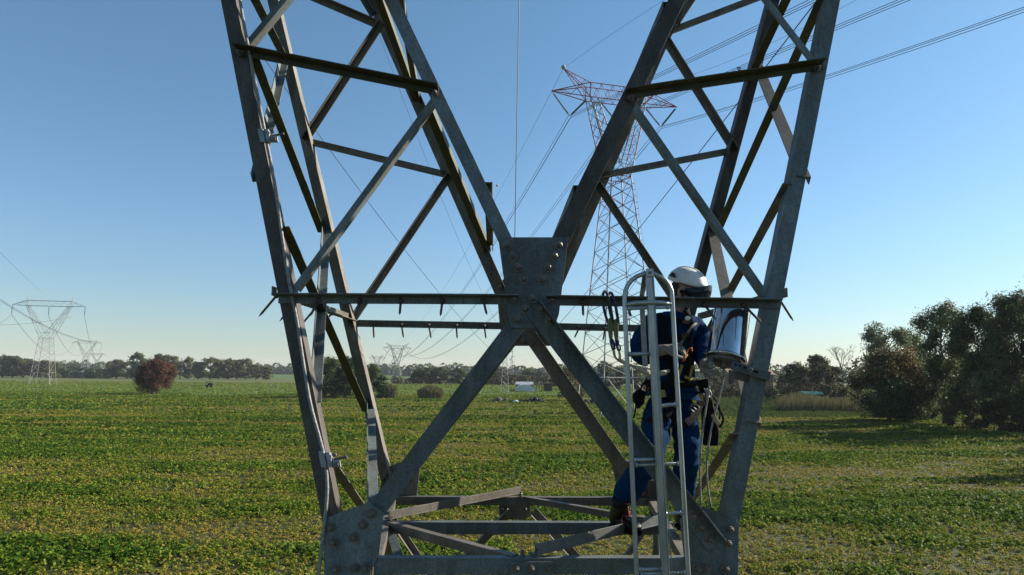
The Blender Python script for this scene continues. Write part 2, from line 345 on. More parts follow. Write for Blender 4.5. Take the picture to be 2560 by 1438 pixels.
# ---- bird-free cable clipped down the left leg
cb = thing('earth_cable', FF(800, 1260), 'grey stranded cable clamped down the left leg of the foreground pylon', 'cable')
cl = [(560, -300), (600, 0), (627, 150), (660, 320), (685, 450), (705, 590), (722, 700), (742, 800), (757, 900), (776, 1010), (800, 1100), (812, 1150), (818, 1220), (812, 1300), (803, 1380), (797, 1440), (795, 1560)]
pts = [FF(x, y, -.02 if y < 1160 else -.03) for x, y in cl]
def smooth(pts, k=6):
    out = []
    for i in range(len(pts)-1):
        p0, p1, p2, p3 = pts[max(i-1, 0)], pts[i], pts[i+1], pts[min(i+2, len(pts)-1)]
        for j in range(k):
            t = j/k; out.append(.5*((2*p1)+(p2-p0)*t+(2*p0-5*p1+4*p2-p3)*t*t+(3*p1-p0-3*p2+p3)*t**3))
    return out+[pts[-1]]
MB().tube(smooth(pts, 5), .011, 8).build('cable_run', 'cable', cb, True)
for x, y in ((662, 340), (815, 1149)):
    q = MB(); c = FF(x, y, -.03); d = (FF(x+8, y+40)-FF(x, y)).normalized(); s = Vector((1, 0, 0))
    q.obox(c-s*.018, d*.05, s*.018, Vector((0, .012, 0))); q.obox(c+s*.022, d*.045, s*.014, Vector((0, .018, 0)))
    q.obox(c+s*.055+d*.02, d*.028, s*.028, Vector((0, .006, 0)))
    k = q.build('cable_clamp', 'lightgrey', cb, bevel=.003)
    q = MB(); q.tube([c+s*.05+d*.0, c+s*.13-d*.018], .008, 8); q.lathe(c+s*.06+d*.03, c+s*.06+d*.03+Vector((0, -.02, 0)), [(0, .014), (1, .014)], 6); q.lathe(c+s*.06-d*.03, c+s*.06-d*.03+Vector((0, -.02, 0)), [(0, .012), (1, .012)], 6)
    q.build('clamp_bolt', 'bolt', k)
# ================================================================ the ladder
LD = 4.08
lad = thing('ladder', P(1664, 1438, LD), 'aluminium pole ladder with rounded top hooked over the pylon beam in front of the worker', 'ladder')
def L(px, py, o=0): return P(px, py, LD+o)
def lx(a, b, y): t = (y-a[1])/(b[1]-a[1]); return a[0]+(b[0]-a[0])*t
LR0, LR1 = (1561, 750), (1592, 1438); RR0, RR1 = (1680, 743), (1721, 1438); CP0, CP1 = (1625, 690), (1664, 1438)
arch = [(lx(LR0, LR1, 1900), 1900), (lx(LR0, LR1, 1438), 1438), (lx(LR0, LR1, 1090), 1090), LR0]
for k in range(1, 12):
    a = math.pi*(1-k/12); arch.append((1621+59.5*math.cos(a)-0, 742-58*math.sin(a)))
arch += [RR0, (lx(RR0, RR1, 1090), 1090), (lx(RR0, RR1, 1438), 1438), (lx(RR0, RR1, 1900), 1900)]
MB().tube([L(*p) for p in arch], .0138, 12).build('rail', 'alu', lad, True)
q = MB()
a, b = L(1624, 688, -.0), L(lx(CP0, CP1, 1900), 1900)
dd = (b-a).normalized(); sx = Vector((1, 0, 0)); sx = (sx-dd*sx.dot(dd)).normalized(); ny = dd.cross(sx)
q.bar(a, b, .026, .04, sx); q.bar(a+sx*.017-ny*.0, b+sx*.017, .008, .05, sx); q.bar(a-sx*.017, b-sx*.017, .008, .05, sx)
q.build('centre_post', 'alu', lad, bevel=.002)
q = MB(); c = L(1624, 682, -.028); q.obox(c, sx*.021, dd*.024, Vector((0, .006, 0))); o = q.build('cap_plate', 'alu', lad, bevel=.002)
bolt(o, c+Vector((0, -.006, 0)), Vector((0, -1, 0)), .006, 'lightgrey')
def rung(pts, r=.0105):
    q = MB(); q.tube(pts, r, 10)
    for p, d in ((pts[0], pts[1]-pts[0]), (pts[-1], pts[-2]-pts[-1])):
        d = d.normalized(); q.tube([p+d*.012, p+d*.026], [.0155, .0125], 10)
    q.build('rung', 'alu', lad, True)
for y in (886, 1150, 1424, 1690): rung([L(lx(LR0, LR1, y), y), L(lx(CP0, CP1, y), y-2)])
for y in (1012, 1282, 1550): rung([L(lx(CP0, CP1, y), y+4), L(lx(RR0, RR1, y), y-2)])
rung([L(1563, 763), L(1590, 758, -.02), L(1622, 756, -.03), L(1655, 757, -.02), L(1679, 760)], .013)
rung([L(1567, 772, .16), L(1676, 768, .16)])
for y in (1161, 1433, 1700): rung([L(lx(LR0, LR1, y)+4, y+2, .02), L(lx(RR0, RR1, y), y-2, .02)], .009)
MB().tube([L(1634, 700, -.03), L(1655, 1038, -.03), L(1671, 1300, -.03), L(1681, 1438, -.03), L(1700, 1900, -.03)], .0028, 6).build('steel_wire', 'cable', lad)
q = MB(); q.bar(L(1613, 684, .02), L(1604, 745, .36), .03, .008, (1, 0, 0)); q.bar(L(1604, 742, .36), L(1613, 916, .36), .032, .008, (1, 0, 0))
q.obox(L(1613, 684, .01), (.016, 0, 0), (0, .02, 0), (0, 0, .012)); q.build('hanger_bar', 'lightgrey', lad, bevel=.001)
# ================================================================ the polished steel housing and its bracket
RD = 4.52
can = thing('steel_canister', P(1815, 892, RD), 'polished stainless steel cylinder mounted at the pylon leg beside the worker', 'canister')
ca, cb_ = P(1842, 774, RD), P(1813, 893, RD-.01)
ca = Vector((ca.x, ca.y+.085, ca.z+.008))
MB().lathe(ca, cb_, [(0, .117), (1, .117)], 96, False).build('shell', 'chrome', can, True)
MB().lathe(ca-(cb_-ca).normalized()*.004, ca+(cb_-ca).normalized()*.002, [(0, .1165), (1, .1165)], 64).build('lid', 'chrome', can)
ax = (cb_-ca).normalized()
MB().lathe(cb_, cb_+ax*.022, [(0, .118), (.05, .124), (.55, .127), (.8, .124), (1, .1)], 64).build('base_rim', 'chrome', can, True)
MB().lathe(cb_+ax*.023, cb_+ax*.045, [(0, .1), (1, .085)], 32).build('base_plate', 'bolt', can, True)
GLp = []
for px, py in ((1777, 908), (1811, 908)):
    g = P(px, py-10, RD-.04)
    q = MB(); q.lathe(g, g+ax*.028, [(0, .025), (1, .025)], 6); q.lathe(g+ax*.028, g+ax*.038, [(0, .016), (1, .016)], 10); q.lathe(g+ax*.038, g+ax*.066, [(0, .022), (.8, .022), (1, .014)], 6)
    q.build('cable_gland', 'bolt', can); GLp.append(g+ax*.064)
for g, path, lb in ((GLp[0], [(1774, 960), (1762, 1040), (1752, 1120), (1750, 1190), (1752, 1262)], 'thin grey cable dropping from the gland nearer the glove, left of its twin'), (GLp[1], [(1808, 950), (1796, 1000), (1781, 1060), (1769, 1130), (1768, 1200), (1778, 1275)], 'thin grey cable dropping from the outer gland of the steel cylinder, right of its twin')):
    pts = [g-ax*.01]+[P(x, y, 4.46-.05*i/5) for i, (x, y) in enumerate(path)]
    tag(MB().tube(smooth(pts, 5), .0062, 8).build('cable', 'cable', None, True), lb, 'cable', 'cables under the steel cylinder')
q = MB(); o0 = P(1794, 947, 4.42); q.lathe(o0-Vector((.01, 0, 0)), o0+Vector((.01, 0, 0)), [(0, .006), (1, .006)], 8)
# bracket
br_ = thing('clamp_bracket', FF(1880, 930), 'slotted blue grey steel bracket bolted across the right pylon leg under the cylinder', 'bracket')
D0 = -.05
pl = [(1829, 902), (1927, 930), (1922, 953), (1826, 924)]
nB = Vector((0, -1, 0))
pts = [FF(x, y, D0) for x, y in pl]
MB().prism(pts, Vector((0, -.009, 0))).build('front_plate', 'galv', br_, bevel=.0015)
q = MB(); u = (pts[1]-pts[0]).normalized(); vv = (pts[3]-pts[0]).normalized()
for x0, x1, yy in ((1835, 1843, 911), (1846, 1853, 914), (1857, 1867, 918), (1882, 1897, 927)):
    y1 = yy+(x1-x0)*.28; q.tube([FF(x0+2, yy+.5, D0-.0098), FF(x1-2, y1-.5, D0-.0098)], .0068, 8)
q.build('slot', 'black', br_)
bolt(br_, FF(1876, 925, D0-.009), nB, .011, 'lightgrey')
q = MB(); q.prism([FF(x, y, .03) for x, y in ((1826, 925), (1890, 938), (1890, 962), (1834, 946), (1826, 952))], Vector((0, .04, 0)))
q.tube([FF(1832, 928, -.02), FF(1827, 955, -.03)], .018, 12); q.lathe(FF(1827, 952, -.03), FF(1826, 960, -.03), [(0, .014), (1, .012)], 8)
q.prism([FF(x, y, D0) for x, y in ((1921, 929), (1927, 930), (1922, 953), (1916, 951))], Vector((0, .12, 0)))
q.build('back_jaw', 'brown', br_, bevel=.002)
# ================================================================ hooks and lanyard
hk = thing('double_lanyard', FF(1530, 800), 'two black scaffold hooks with lime bodies hung over the pylon beam, on pale rope', 'lanyard')
for i, dx in enumerate((0, 14)):
    y0 = i*3
    def h(px, py, o): return FF(px+dx, py+y0, o)
    pts = smooth([h(1532, 806, -.07), h(1529, 785, -.08), h(1524, 757, -.09), h(1519, 738, -.085), h(1513, 729, -.03), h(1508, 735, .05), h(1508, 760, .075), h(1513, 786, .06), h(1520, 806, .0), h(1526, 815, -.03)], 5)
    MB().tube(pts, .0095 , 8).build('hook', 'hook', hk, True)
    q = MB(); q.prism([h(x, y, -.055) for x, y in ((1519, 800), (1524, 794), (1530, 800), (1531, 815), (1531, 843), (1527, 854), (1522, 846), (1519, 825))], Vector((0, -.026, 0)))
    q.build('hook_body', 'lime', hk, bevel=.006)
    q = MB(); q.tube([h(1528, 848, -.068), h(1532, 862, -.068), h(1534, 874, -.066)], [.013, .017, .012], 10); q.build('swivel', 'hook', hk, True)
    MB().tube([h(1531, 862, -.087), h(1533, 870, -.087)], .006, 6).build('rivet', 'lightgrey', hk)
    MB().tube(smooth([h(1534, 874, -.066), h(1536, 886, -.06), h(1542-dx*.4, 897, -.04), h(1556-dx*.8, 904, 0)], 5), .009, 8).build('rope_leg', 'rope', hk, True)
# ================================================================ the worker
PD = 4.93
def Q(px, py, d=0): return P(px, py, PD+d)
def skin_mesh(name, verts, edges, radii, m, parent, sub=2, disp=0, dscale=.12, root=0, rigid=False):
    org = root_of(parent)
    me = bpy.data.meshes.new(name); me.from_pydata([tuple(Vector(v)-org) for v in verts], edges, []); me.update()
    o = bpy.data.objects.new(name, me); C.objects.link(o)
    md = o.modifiers.new('skin', 'SKIN'); md.use_smooth_shade = True; md.branch_smoothing = .6
    sv = me.skin_vertices[0].data
    for i, r in enumerate(radii): sv[i].radius = (r, r) if not isinstance(r, tuple) else r; sv[i].use_root = (i == root)
    s = o.modifiers.new('sub', 'SUBSURF'); s.levels = s.render_levels = sub
    bpy.context.view_layer.update()
    ev = o.evaluated_get(bpy.context.evaluated_depsgraph_get()); nm = bpy.data.meshes.new_from_object(ev); nm.name = name
    o.modifiers.clear(); o.data = nm; nm.materials.clear(); nm.materials.append(M[m])
    nm.polygons.foreach_set('use_smooth', [True]*len(nm.polygons))
    if disp:
        tx = bpy.data.textures.new(name+'_folds', 'CLOUDS'); tx.noise_scale = dscale; tx.noise_depth = 2
        s2 = o.modifiers.new('sub', 'SUBSURF'); s2.levels = s2.render_levels = 1
        dm = o.modifiers.new('folds', 'DISPLACE'); dm.texture = tx; dm.strength = disp; dm.mid_level = .5; dm.texture_coords = 'LOCAL'
    if parent is not None: o.parent = parent
    return o
J = dict(pel=Q(1678, 1000, 0), bel=Q(1682, 935, .0), che=Q(1684, 862, .0), uch=Q(1685, 815, .01), nek=Q(1692, 782, -.0), hd0=Q(1704, 757, -.01), hd1=Q(1713, 728, -.015), hd2=Q(1713, 700, -.01),
         rs=Q(1632, 806, -.05), re=Q(1597, 893, -.1), rw=Q(1650, 876, -.27), rh=Q(1684, 870, -.28),
         ls=Q(1738, 812, .06), le=Q(1757, 880, -.03), lw=Q(1762, 912, -.2), lh=Q(1764, 922, -.28),
         rhp=Q(1645, 1015, -.02), rk=Q(1634, 1122, -.30), ra=Q(1553, 1250, -.13),
         lhp=Q(1712, 1015, .04), lk=Q(1716, 1130, -.16), la=Q(1709, 1256, -.0))
order = list(J)
idx = {k: i for i, k in enumerate(order)}
E = [(idx[a], idx[b]) for a, b in (('pel', 'bel'), ('bel', 'che'), ('che', 'uch'), ('uch', 'nek'), ('nek', 'hd0'), ('hd0', 'hd1'), ('hd1', 'hd2'), ('uch', 'rs'), ('rs', 're'), ('re', 'rw'), ('rw', 'rh'),
     ('uch', 'ls'), ('ls', 'le'), ('le', 'lw'), ('lw', 'lh'), ('pel', 'rhp'), ('rhp', 'rk'), ('rk', 'ra'), ('pel', 'lhp'), ('lhp', 'lk'), ('lk', 'la'))]
rad = dict(pel=.13, bel=.12, che=.135, uch=.1, nek=.055, hd0=.06, hd1=.085, hd2=.08, rs=.062, re=.043, rw=.03, rh=.03, ls=.062, le=.043, lw=.03, lh=.03, rhp=.085, rk=.055, ra=.04, lhp=.085, lk=.055, la=.04)
man = skin_mesh('person', [J[k] for k in order], E, [rad[k] for k in order], 'skin', None)
tag(man, 'worker in blue overalls, white helmet and dark visor, standing in the pylon behind the ladder', 'person')
# clothing
jk = ['bel', 'che', 'uch', 'nek', 'rs', 're', 'rw', 'ls', 'le', 'lw']
jr = dict(bel=.165, che=.172, uch=.125, nek=.075, rs=.098, re=.088, rw=.062, ls=.096, le=.082, lw=.058)
extra = [Q(1680, 975, 0)]
ji = {k: i for i, k in enumerate(jk)}
mid_r = (J['rs']+J['re'])/2+Vector((-.012, 0, 0)); mid_l = (J['ls']+J['le'])/2+Vector((.012, 0, 0))
vs = [J[k] for k in jk]+extra+[mid_r, mid_l]
es = [(ji['bel'], ji['che']), (ji['che'], ji['uch']), (ji['uch'], ji['nek']), (ji['uch'], ji['rs']), (ji['rs'], 11), (11, ji['re']), (ji['re'], ji['rw']), (ji['uch'], ji['ls']), (ji['ls'], 12), (12, ji['le']), (ji['le'], ji['lw']), (10, ji['bel'])]
jacket = skin_mesh('jacket', vs, es, [jr[k] for k in jk]+[.165, .094, .09], 'blue', man, 2, .045, .075, root=0)
mk_r = (J['rhp']+J['rk'])/2; mk_l = (J['lhp']+J['lk'])/2; ms_r = J['rk'].lerp(J['ra'], .5); ms_l = J['lk'].lerp(J['la'], .5)
tv = [Q(1680, 975, 0), J['pel'], J['rhp'], mk_r, J['rk'], ms_r, J['ra']+Vector((0, 0, -.01)), J['lhp'], mk_l, J['lk'], ms_l, J['la']]
te = [(0, 1), (1, 2), (2, 3), (3, 4), (4, 5), (5, 6), (1, 7), (7, 8), (8, 9), (9, 10), (10, 11)]
trousers = skin_mesh('trousers', tv, te, [.16, .15, .118, .112, .092, .09, .098, .118, .11, .088, .08, .08], 'blue', man, 2, .045, .08, root=1)
# head details
hc = Q(1714, 722, -.01); fx = (Vector((.8, -.42, -.34))).normalized()      # facing right, a little to the camera, looking down
upv = Vector((.12, -.05, 1)); upv = (upv-fx*upv.dot(fx)).normalized(); lf = upv.cross(fx)   # lf: his left
HR = Matrix((fx, lf, upv)).transposed()
def hd(x, y, z): return hc + HR @ Vector((x, y, z))
def headmesh():
    q = MB(); nu, nv = 32, 24; vs = []
    for j in range(nv+1):
        th = math.pi*j/nv
        for i in range(nu):
            ph = 2*math.pi*i/nu; x, y, z = math.sin(th)*math.cos(ph), math.sin(th)*math.sin(ph), math.cos(th)
            X, Y, Z_ = x*.098, y*.078, z*.122
            if z < 0: X *= 1-.18*(-z); Y *= 1-.32*(-z)
            if x > .3 and z < 0: X += .016*min(1, -z*2)*x                       # jaw
            g = math.exp(-((y/.16)**2+((z+.08)/.13)**2))*max(0, x); X += .03*g       # nose
            for sy in (-1, 1): X -= .016*math.exp(-(((y-sy*.38)/.16)**2+((z-.06)/.1)**2))*max(0, x)   # eye sockets
            X += .007*math.exp(-((y/.3)**2+((z+.36)/.05)**2))*max(0, x); X -= .006*math.exp(-((y/.3)**2+((z+.41)/.03)**2))*max(0, x); X += .006*math.exp(-((y/.25)**2+((z+.46)/.05)**2))*max(0, x)
            X += .008*math.exp(-((y/.4)**2+((z-.2)/.09)**2))*max(0, x)            # brow
            vs.append(hd(X, Y, Z_-.02))
    q.v = vs
    for j in range(nv):
        for i in range(nu):
            a = j*nu+i; b = j*nu+(i+1) % nu; q.f.append((a, a+nu, b+nu, b))
    return q
headmesh().build('face', 'skin', man, True)
q = MB()
for sy in (-1, 1):
    q.ball(hd(.075, sy*.031, -.012), .011, 10, 8)
q.build('eye', 'lens', man, True)
q = MB()
for sy in (-1, 1): q.ball(hd(.084, sy*.031, -.012), .0055, 8, 6)
q.build('iris', 'hair', man, True)
for sy in (-1, 1):
    q = MB(); q.ball(hd(-.005, sy*.079, -.03), .03, 12, 8, (.75, .28, 1.15), HR); q.ball(hd(.0, sy*.087, -.03), .016, 10, 6, (.8, .3, 1.2), HR); q.build('ear', 'skin', man, True)
q = MB()
q.ball(hd(-.012, 0, -.02), .1, 20, 14, (.97, .8, .95), HR); hr = q.build('hair', 'hair', man, True)
# helmet
q = MB(); nu, nv = 40, 14; vs = []
for j in range(nv+1):
    th = (math.pi*.53)*j/nv
    for i in range(nu):
        ph = 2*math.pi*i/nu; x, y, z = math.sin(th)*math.cos(ph), math.sin(th)*math.sin(ph), math.cos(th)
        k = 1+ (.05*max(0, x) if j > nv-3 else 0)
        drop = -.03*(j/nv)**3*(math.cos(2*ph)*-.4+.2-(.55 if x < -.3 else 0)*-1)
        rid = .004*math.exp(-(y/.2)**2)
        vs.append(hd(-.004+(x*.142)*k, y*.118*k, .046+z*(.106+rid)+drop*.6))
o_ = len(vs); q.v = vs+[hd(*(HR.transposed() @ (v-hc) * .94 + Vector((0, 0, -.001)))) for v in vs]
for j in range(nv):
    for i in range(nu):
        a = j*nu+i; b = j*nu+(i+1) % nu; q.f.append((a, a+nu, b+nu, b)); q.f.append((o_+a, o_+b, o_+b+nu, o_+a+nu))
for i in range(nu):
    a = nv*nu+i; b = nv*nu+(i+1) % nu; q.f.append((a, o_+a, o_+b, b))
hel = q.build('helmet', 'helmet', man, True)
# dark emblem, seam ridge, yellow clip, visor on the helmet
q = MB(); q.prism([hd(-.1, -.098, .078), hd(-.075, -.111, .074), hd(-.058, -.1195, .046), hd(-.112, -.098, .046)], HR @ Vector((0, -.012, 0))); q.build('emblem', 'hair', hel, bevel=.003)
q = MB(); q.tube([hd(-.1+.2*t, -.03-.03*math.sin(math.pi*t), .046+.109*math.sqrt(max(0, 1-((-.1+.2*t)/.146)**2-.1))) for t in [k/10 for k in range(11)]], .004, 6); q.build('ridge', 'helmet', hel, True)
q = MB(); q.obox(hd(.045, -.118, -.03), HR @ Vector((.011, 0, 0)), HR @ Vector((0, .006, 0)), HR @ Vector((0, 0, .012))); q.build('clip', 'yellow', hel, bevel=.003)
q = MB(); n1 = 20; vs = []
for r_ in (0, 1):
    for j in range(7):
        z = .092-.148*j/6
        for i in range(n1+1):
            a = R(-82)+R(164)*i/n1; rr = .143+.022*math.sin(math.pi*(.12+.8*j/6))-.003*r_
            cut = .075*abs(math.sin(a))**2
            vs.append(hd(.012+rr*1.02*math.cos(a), rr*.86*math.sin(a), z-.014-cut*(1-j/6)+cut*.6*(j/6)))
q.v = vs; st = 7*(n1+1)
for r_ in (0, 1):
    for j in range(6):
        for i in range(n1):
            a = r_*st+j*(n1+1)+i; fa = (a, a+1, a+n1+2, a+n1+1); q.f.append(fa if r_ else fa[::-1])
q.build('visor', 'visor', hel, True)
q = MB(); q.tube(smooth([hd(.02, -.105, -.035), hd(.03, -.092, -.08), hd(.055, -.06, -.125), hd(.065, 0, -.138), hd(.055, .06, -.125)], 4), .007, 6); q.tube([hd(.0, -.112, -.03), hd(.05, -.118, -.035), hd(.09, -.11, -.04)], .012, 6); q.build('chin_strap', 'black', hel, True)
# gloves with five fingers
def glove(name, wrist, knuck, perp, nrm, tips, thumb, cuff):
    """tips: four fingers, each (offset along perp, [points from the knuckle])"""
    w, k = Vector(wrist), Vector(knuck); vs = [cuff, w, w.lerp(k, .45), k]; es = [(0, 1), (1, 2), (2, 3)]; rs = [.052, .044, (.042, .034), (.036, .028)]
    for off, pl_ in tips:
        prev = 3; base = k+perp*off
        for j, p in enumerate([base]+pl_):
            vs.append(Vector(p)); rs.append([.0145, .0135, .0125, .0105][min(j, 3)]); es.append((prev, len(vs)-1)); prev = len(vs)-1
    prev = 2
    for j, p in enumerate(thumb):
        vs.append(Vector(p)); rs.append([.02, .0155, .0125][j]); es.append((prev, len(vs)-1)); prev = len(vs)-1
    return skin_mesh(name, vs, es, rs, 'glove', man, 2, 0)
rw, kn = J['rw'], Q(1694, 866, -.285); pv = Vector((.1, -.8, -.55)).normalized()
tips = []
for i, off in enumerate((.0, .0, .0, .0)):
    c = (i-1.5)*.022; d = Vector((0, -.7, -.5)).normalized()*c
    sp = [0, .004, .0, -.008][i]
    tips.append((c, [Q(1703+sp*200, 870, -.285)+d, Q(1711+sp*300, 880, -.28)+d, Q(1709+sp*300, 891, -.268)+d*.8]))
glove('glove', rw, kn, Vector((0, -.7, -.5)).normalized(), None, tips, [Q(1678, 882, -.33), Q(1694, 893, -.335), Q(1707, 893, -.31)], Q(1640, 878, -.24))
g0 = GLp[0]; lw = J['lw']; kn2 = Q(1764, 928, -.33); tips = []
for i in range(4):
    off = (i-1.5)*.022; d = Vector((.05, 0, -1)).normalized()*off
    tips.append((off, [kn2+d+Vector((.02, -.03, 0)), g0+Vector((-.005, -.036, .0))+d, g0+Vector((.03-.003*i, -.02, -.004))+d]))
glove('glove', lw, kn2, Vector((.05, 0, -1)).normalized(), None, tips, [Q(1757, 912, -.31), Q(1766, 905, -.37), Q(1778, 904, -.40)], Q(1760, 898, -.14))
# boots
def boot(heel, toe, ankle, label=None):
    heel, toe, ankle = map(Vector, (heel, toe, ankle)); f = (toe-heel); f.z = 0; ln = f.length; f.normalize(); s = f.cross(UP); q = MB(); z0 = heel.z
    secs = [(-.02, .030, .09), (.03, .042, .12), (.08, .044, .13), (.13, .045, .095), (.18, .05, .075), (.23, .05, .065), (.27, .042, .052), (.295, .02, .035)]
    n = 14; o = len(q.v)
    for x, w, h in secs:
        for i in range(n):
            a = 2*math.pi*i/n; cc, ss = math.cos(a), math.sin(a)
            sq = lambda v: math.copysign(abs(v)**.7, v)
            q.v.append(heel+f*x+s*sq(cc)*w+UP*(.018+h/2+sq(ss)*h/2))
    for j in range(len(secs)-1):
        for i in range(n): a = o+j*n+i; b = o+j*n+(i+1) % n; q.f.append((a, b, b+n, a+n))
    q.f.append(tuple(range(o, o+n))[::-1]); q.f.append(tuple(o+(len(secs)-1)*n+i for i in range(n)))
    q.lathe(heel+f*.035+UP*.09, ankle, [(0, .055), (.4, .053), (.8, .056), (1, .06)], 16)
    bo = q.build('boot', 'boot', man, True)
    q = MB(); top = [(-.03, .032), (.02, .046), (.1, .046), (.18, .054), (.24, .052), (.285, .036), (.305, .012)]
    out = [heel+f*x+s*w for x, w in top]+[heel+f*x-s*w for x, w in top[::-1]]
    q.prism([p for p in out], UP*.022); q.build('sole', 'black', bo, bevel=.003)
    q = MB()
    for k in range(5):
        c = heel+f*(.175-.022*k)+UP*(.098+.026*k)
        q.tube([c-s*.032, c+f*.008+UP*.006, c+s*.032], .0048, 6); q.tube([c-s*.03, c+s*.03+UP*.02-f*.012], .004, 6)
    c = heel+f*.17+UP*.115; q.tube(smooth([c, c+s*.05+f*.02+UP*.01, c+s*.065+f*.02-UP*.05, c+s*.03+f*.02-UP*.06], 4), .0035, 6); q.tube(smooth([c, c-s*.05+f*.02, c-s*.06-UP*.05], 4), .0035, 6)
    q.tube([ankle+f*.05+UP*.0, c], .013, 8)
    q.build('lace', 'lace', bo, True)
zt = zf+.018
hb_ = H(1536, 1317, .02); boot(hb_, hb_+Vector((.13, -.28, 0)), J['ra']+Vector((0, 0, .0)))
hb2 = H(1700, 1318, .02); boot(hb2, hb2+Vector((.05, -.28, 0)), J['la']+Vector((0, 0, -.02)))
# harness
def strap(pts, w, m='black', name='strap', parent=None, t=.006, nrm=Vector((0, -1, .1))):
    q = MB(); pts = smooth([Vector(p) for p in pts], 5); n = len(pts); o = 0
    for i, p in enumerate(pts):
        d = (pts[min(i+1, n-1)]-pts[max(i-1, 0)]).normalized(); s_ = d.cross(nrm).normalized(); nn = s_.cross(d).normalized()
        q.v += [p+s_*w/2+nn*t/2, p-s_*w/2+nn*t/2, p-s_*w/2-nn*t/2, p+s_*w/2-nn*t/2]
    for i in range(n-1):
        for k in range(4): a = i*4+k; b = i*4+(k+1) % 4; q.f.append((a, b, b+4, a+4))
    q.f += [(3, 2, 1, 0), ((n-1)*4, (n-1)*4+1, (n-1)*4+2, (n-1)*4+3)]
    return q.build(name, m, parent or har)
har = MB().tube(smooth([Q(1618, 958, -.1), Q(1650, 962, -.2), Q(1690, 960, -.215), Q(1725, 958, -.17), Q(1748, 955, -.05)], 5), .026, 8).build('harness', 'black', man, True)
strap([Q(1650, 785, -.1), Q(1662, 820, -.17), Q(1668, 860, -.21), Q(1672, 900, -.21), Q(1680, 950, -.21)], .036)
strap([Q(1722, 786, -.08), Q(1727, 812, -.14), Q(1722, 850, -.185), Q(1724, 890, -.195), Q(1716, 950, -.205)], .034)
strap([Q(1664, 850, -.205), Q(1690, 845, -.22), Q(1722, 838, -.19)], .04, t=.008)
strap([Q(1655, 790, -.12), Q(1690, 800, -.18), Q(1722, 806, -.15)], .03)
strap([Q(1700, 862, -.2), Q(1728, 820, -.16), Q(1742, 808, -.12)], .016, 'glove', 'reflective_patch')
q = MB(); q.lathe(Q(1716, 780, -.15), Q(1719, 795, -.20), [(0, .024), (.8, .026), (1, .022)], 14); tc = q.build('chest_lamp', 'black', har, True)
q = MB(); q.lathe(Q(1719, 795, -.198), Q(1719.5, 796, -.206), [(0, .019), (1, .017)], 14); q.build('lamp_lens', 'lens', tc, True)
for a in ([Q(1690, 952, -.225), Q(1700, 930, -.23), Q(1705, 912, -.23)], [Q(1722, 955, -.2), Q(1728, 930, -.205), Q(1732, 915, -.2)], [Q(1712, 942, -.225), Q(1730, 948, -.2), Q(1742, 946, -.15)], [Q(1690, 945, -.23), Q(1700, 955, -.23), Q(1712, 958, -.22)]):
    strap(a, .018, 'yellow', 'yellow_strap')
strap([Q(1610, 1040, -.12), Q(1630, 1050, -.24), Q(1660, 1045, -.26), Q(1680, 1010, -.2), Q(1690, 980, -.17)], .05)
strap([Q(1750, 1010, -.05), Q(1738, 1035, -.13), Q(1716, 1058, -.2), Q(1695, 1062, -.2), Q(1682, 1030, -.18), Q(1682, 985, -.19)], .05)
strap([Q(1756, 960, -.0), Q(1757, 985, -.03), Q(1752, 1012, -.08)], .05); strap([Q(1752, 985, -.1), Q(1750, 1003, -.11)], .04, 'yellow', 'yellow_strap'); strap([Q(1656, 975, -.22), Q(1660, 993, -.23)], .03, 'yellow', 'yellow_strap')
q = MB(); c = Q(1736, 1020, -.155); e1 = Vector((.6, -.3, .72)).normalized(); e2 = Vector((.7, -.1, -.65)).normalized()
for s_ in (-1, 0, 1): q.tube([c+e1*.024*s_-e2*.024, c+e1*.024*s_+e2*.024], .004, 6)
for s_ in (-1, 1): q.tube([c+e2*.024*s_-e1*.024, c+e2*.024*s_+e1*.024], .004, 6)
q.build('buckle', 'lightgrey', har, True)
q = MB(); q.tube([Q(1716, 886, -.24), Q(1711, 894, -.25), Q(1708, 902, -.25)], .011, 10); q.tube(smooth([Q(1716, 886, -.245), Q(1721, 874, -.245), Q(1729, 870, -.24), Q(1730, 880, -.24)], 4), .004, 6); q.build('carabiner', 'orange', har, True)
q = MB()
for k in range(6): c = Q(1714-k*1.4, 888+k*2.3, -.25); q.lathe(c, c+Vector((.006, 0, -.004)), [(0, .0125), (1, .0125)], 10)
q.build('spring', 'orange', har)
MB().tube(smooth([FF(1545, 898, -.02), FF(1556, 904, 0), Q(1572, 908, -.42), Q(1595, 922, -.38), Q(1622, 930, -.32), Q(1650, 932, -.27), Q(1672, 928, -.22)], 6), [.0105]*7*0 or .0125, 8).build('rope_run', 'rope', hk, True)
MB().tube(smooth([Q(1585, 917, -.40), Q(1610, 931, -.35), Q(1640, 937, -.29), Q(1665, 933, -.24)], 6), .012, 8).build('rope_run', 'rope', hk, True)
# things hung on the belt
bag = thing('tool_bag', Q(1775, 1110, 0), 'black canvas tool bag hanging at the hip of the worker, tan sheath beside it', 'bag')
q = MB()
for i, (y, x0, x1, dd_) in enumerate(((1000, 1755, 1778, .05), (1030, 1757, 1785, .07), (1075, 1757, 1792, .08), (1112, 1756, 1794, .09))):
    pass
secs = [(985, 1754, 1774, .04), (1030, 1756, 1786, .07), (1078, 1758, 1795, .085), (1112, 1757, 1793, .08)]; n = 12
for y, x0, x1, dp in secs:
    a, b = Q(x0, y, .02), Q(x1, y, .02); c = (a+b)/2; w = (b-a).length/2
    for i in range(n):
        an = 2*math.pi*i/n; sq = lambda v: math.copysign(abs(v)**.6, v); q.v.append(c+Vector((sq(math.cos(an))*w, sq(math.sin(an))*dp, 0)))
for j in range(3):
    for i in range(n): a = j*n+i; b = j*n+(i+1) % n; q.f.append((a, a+n, b+n, b))
q.f.append(tuple(range(n))); q.f.append(tuple(3*n+i for i in range(n))[::-1])
q.build('pouch', 'canvas', bag, True, bevel=.004)
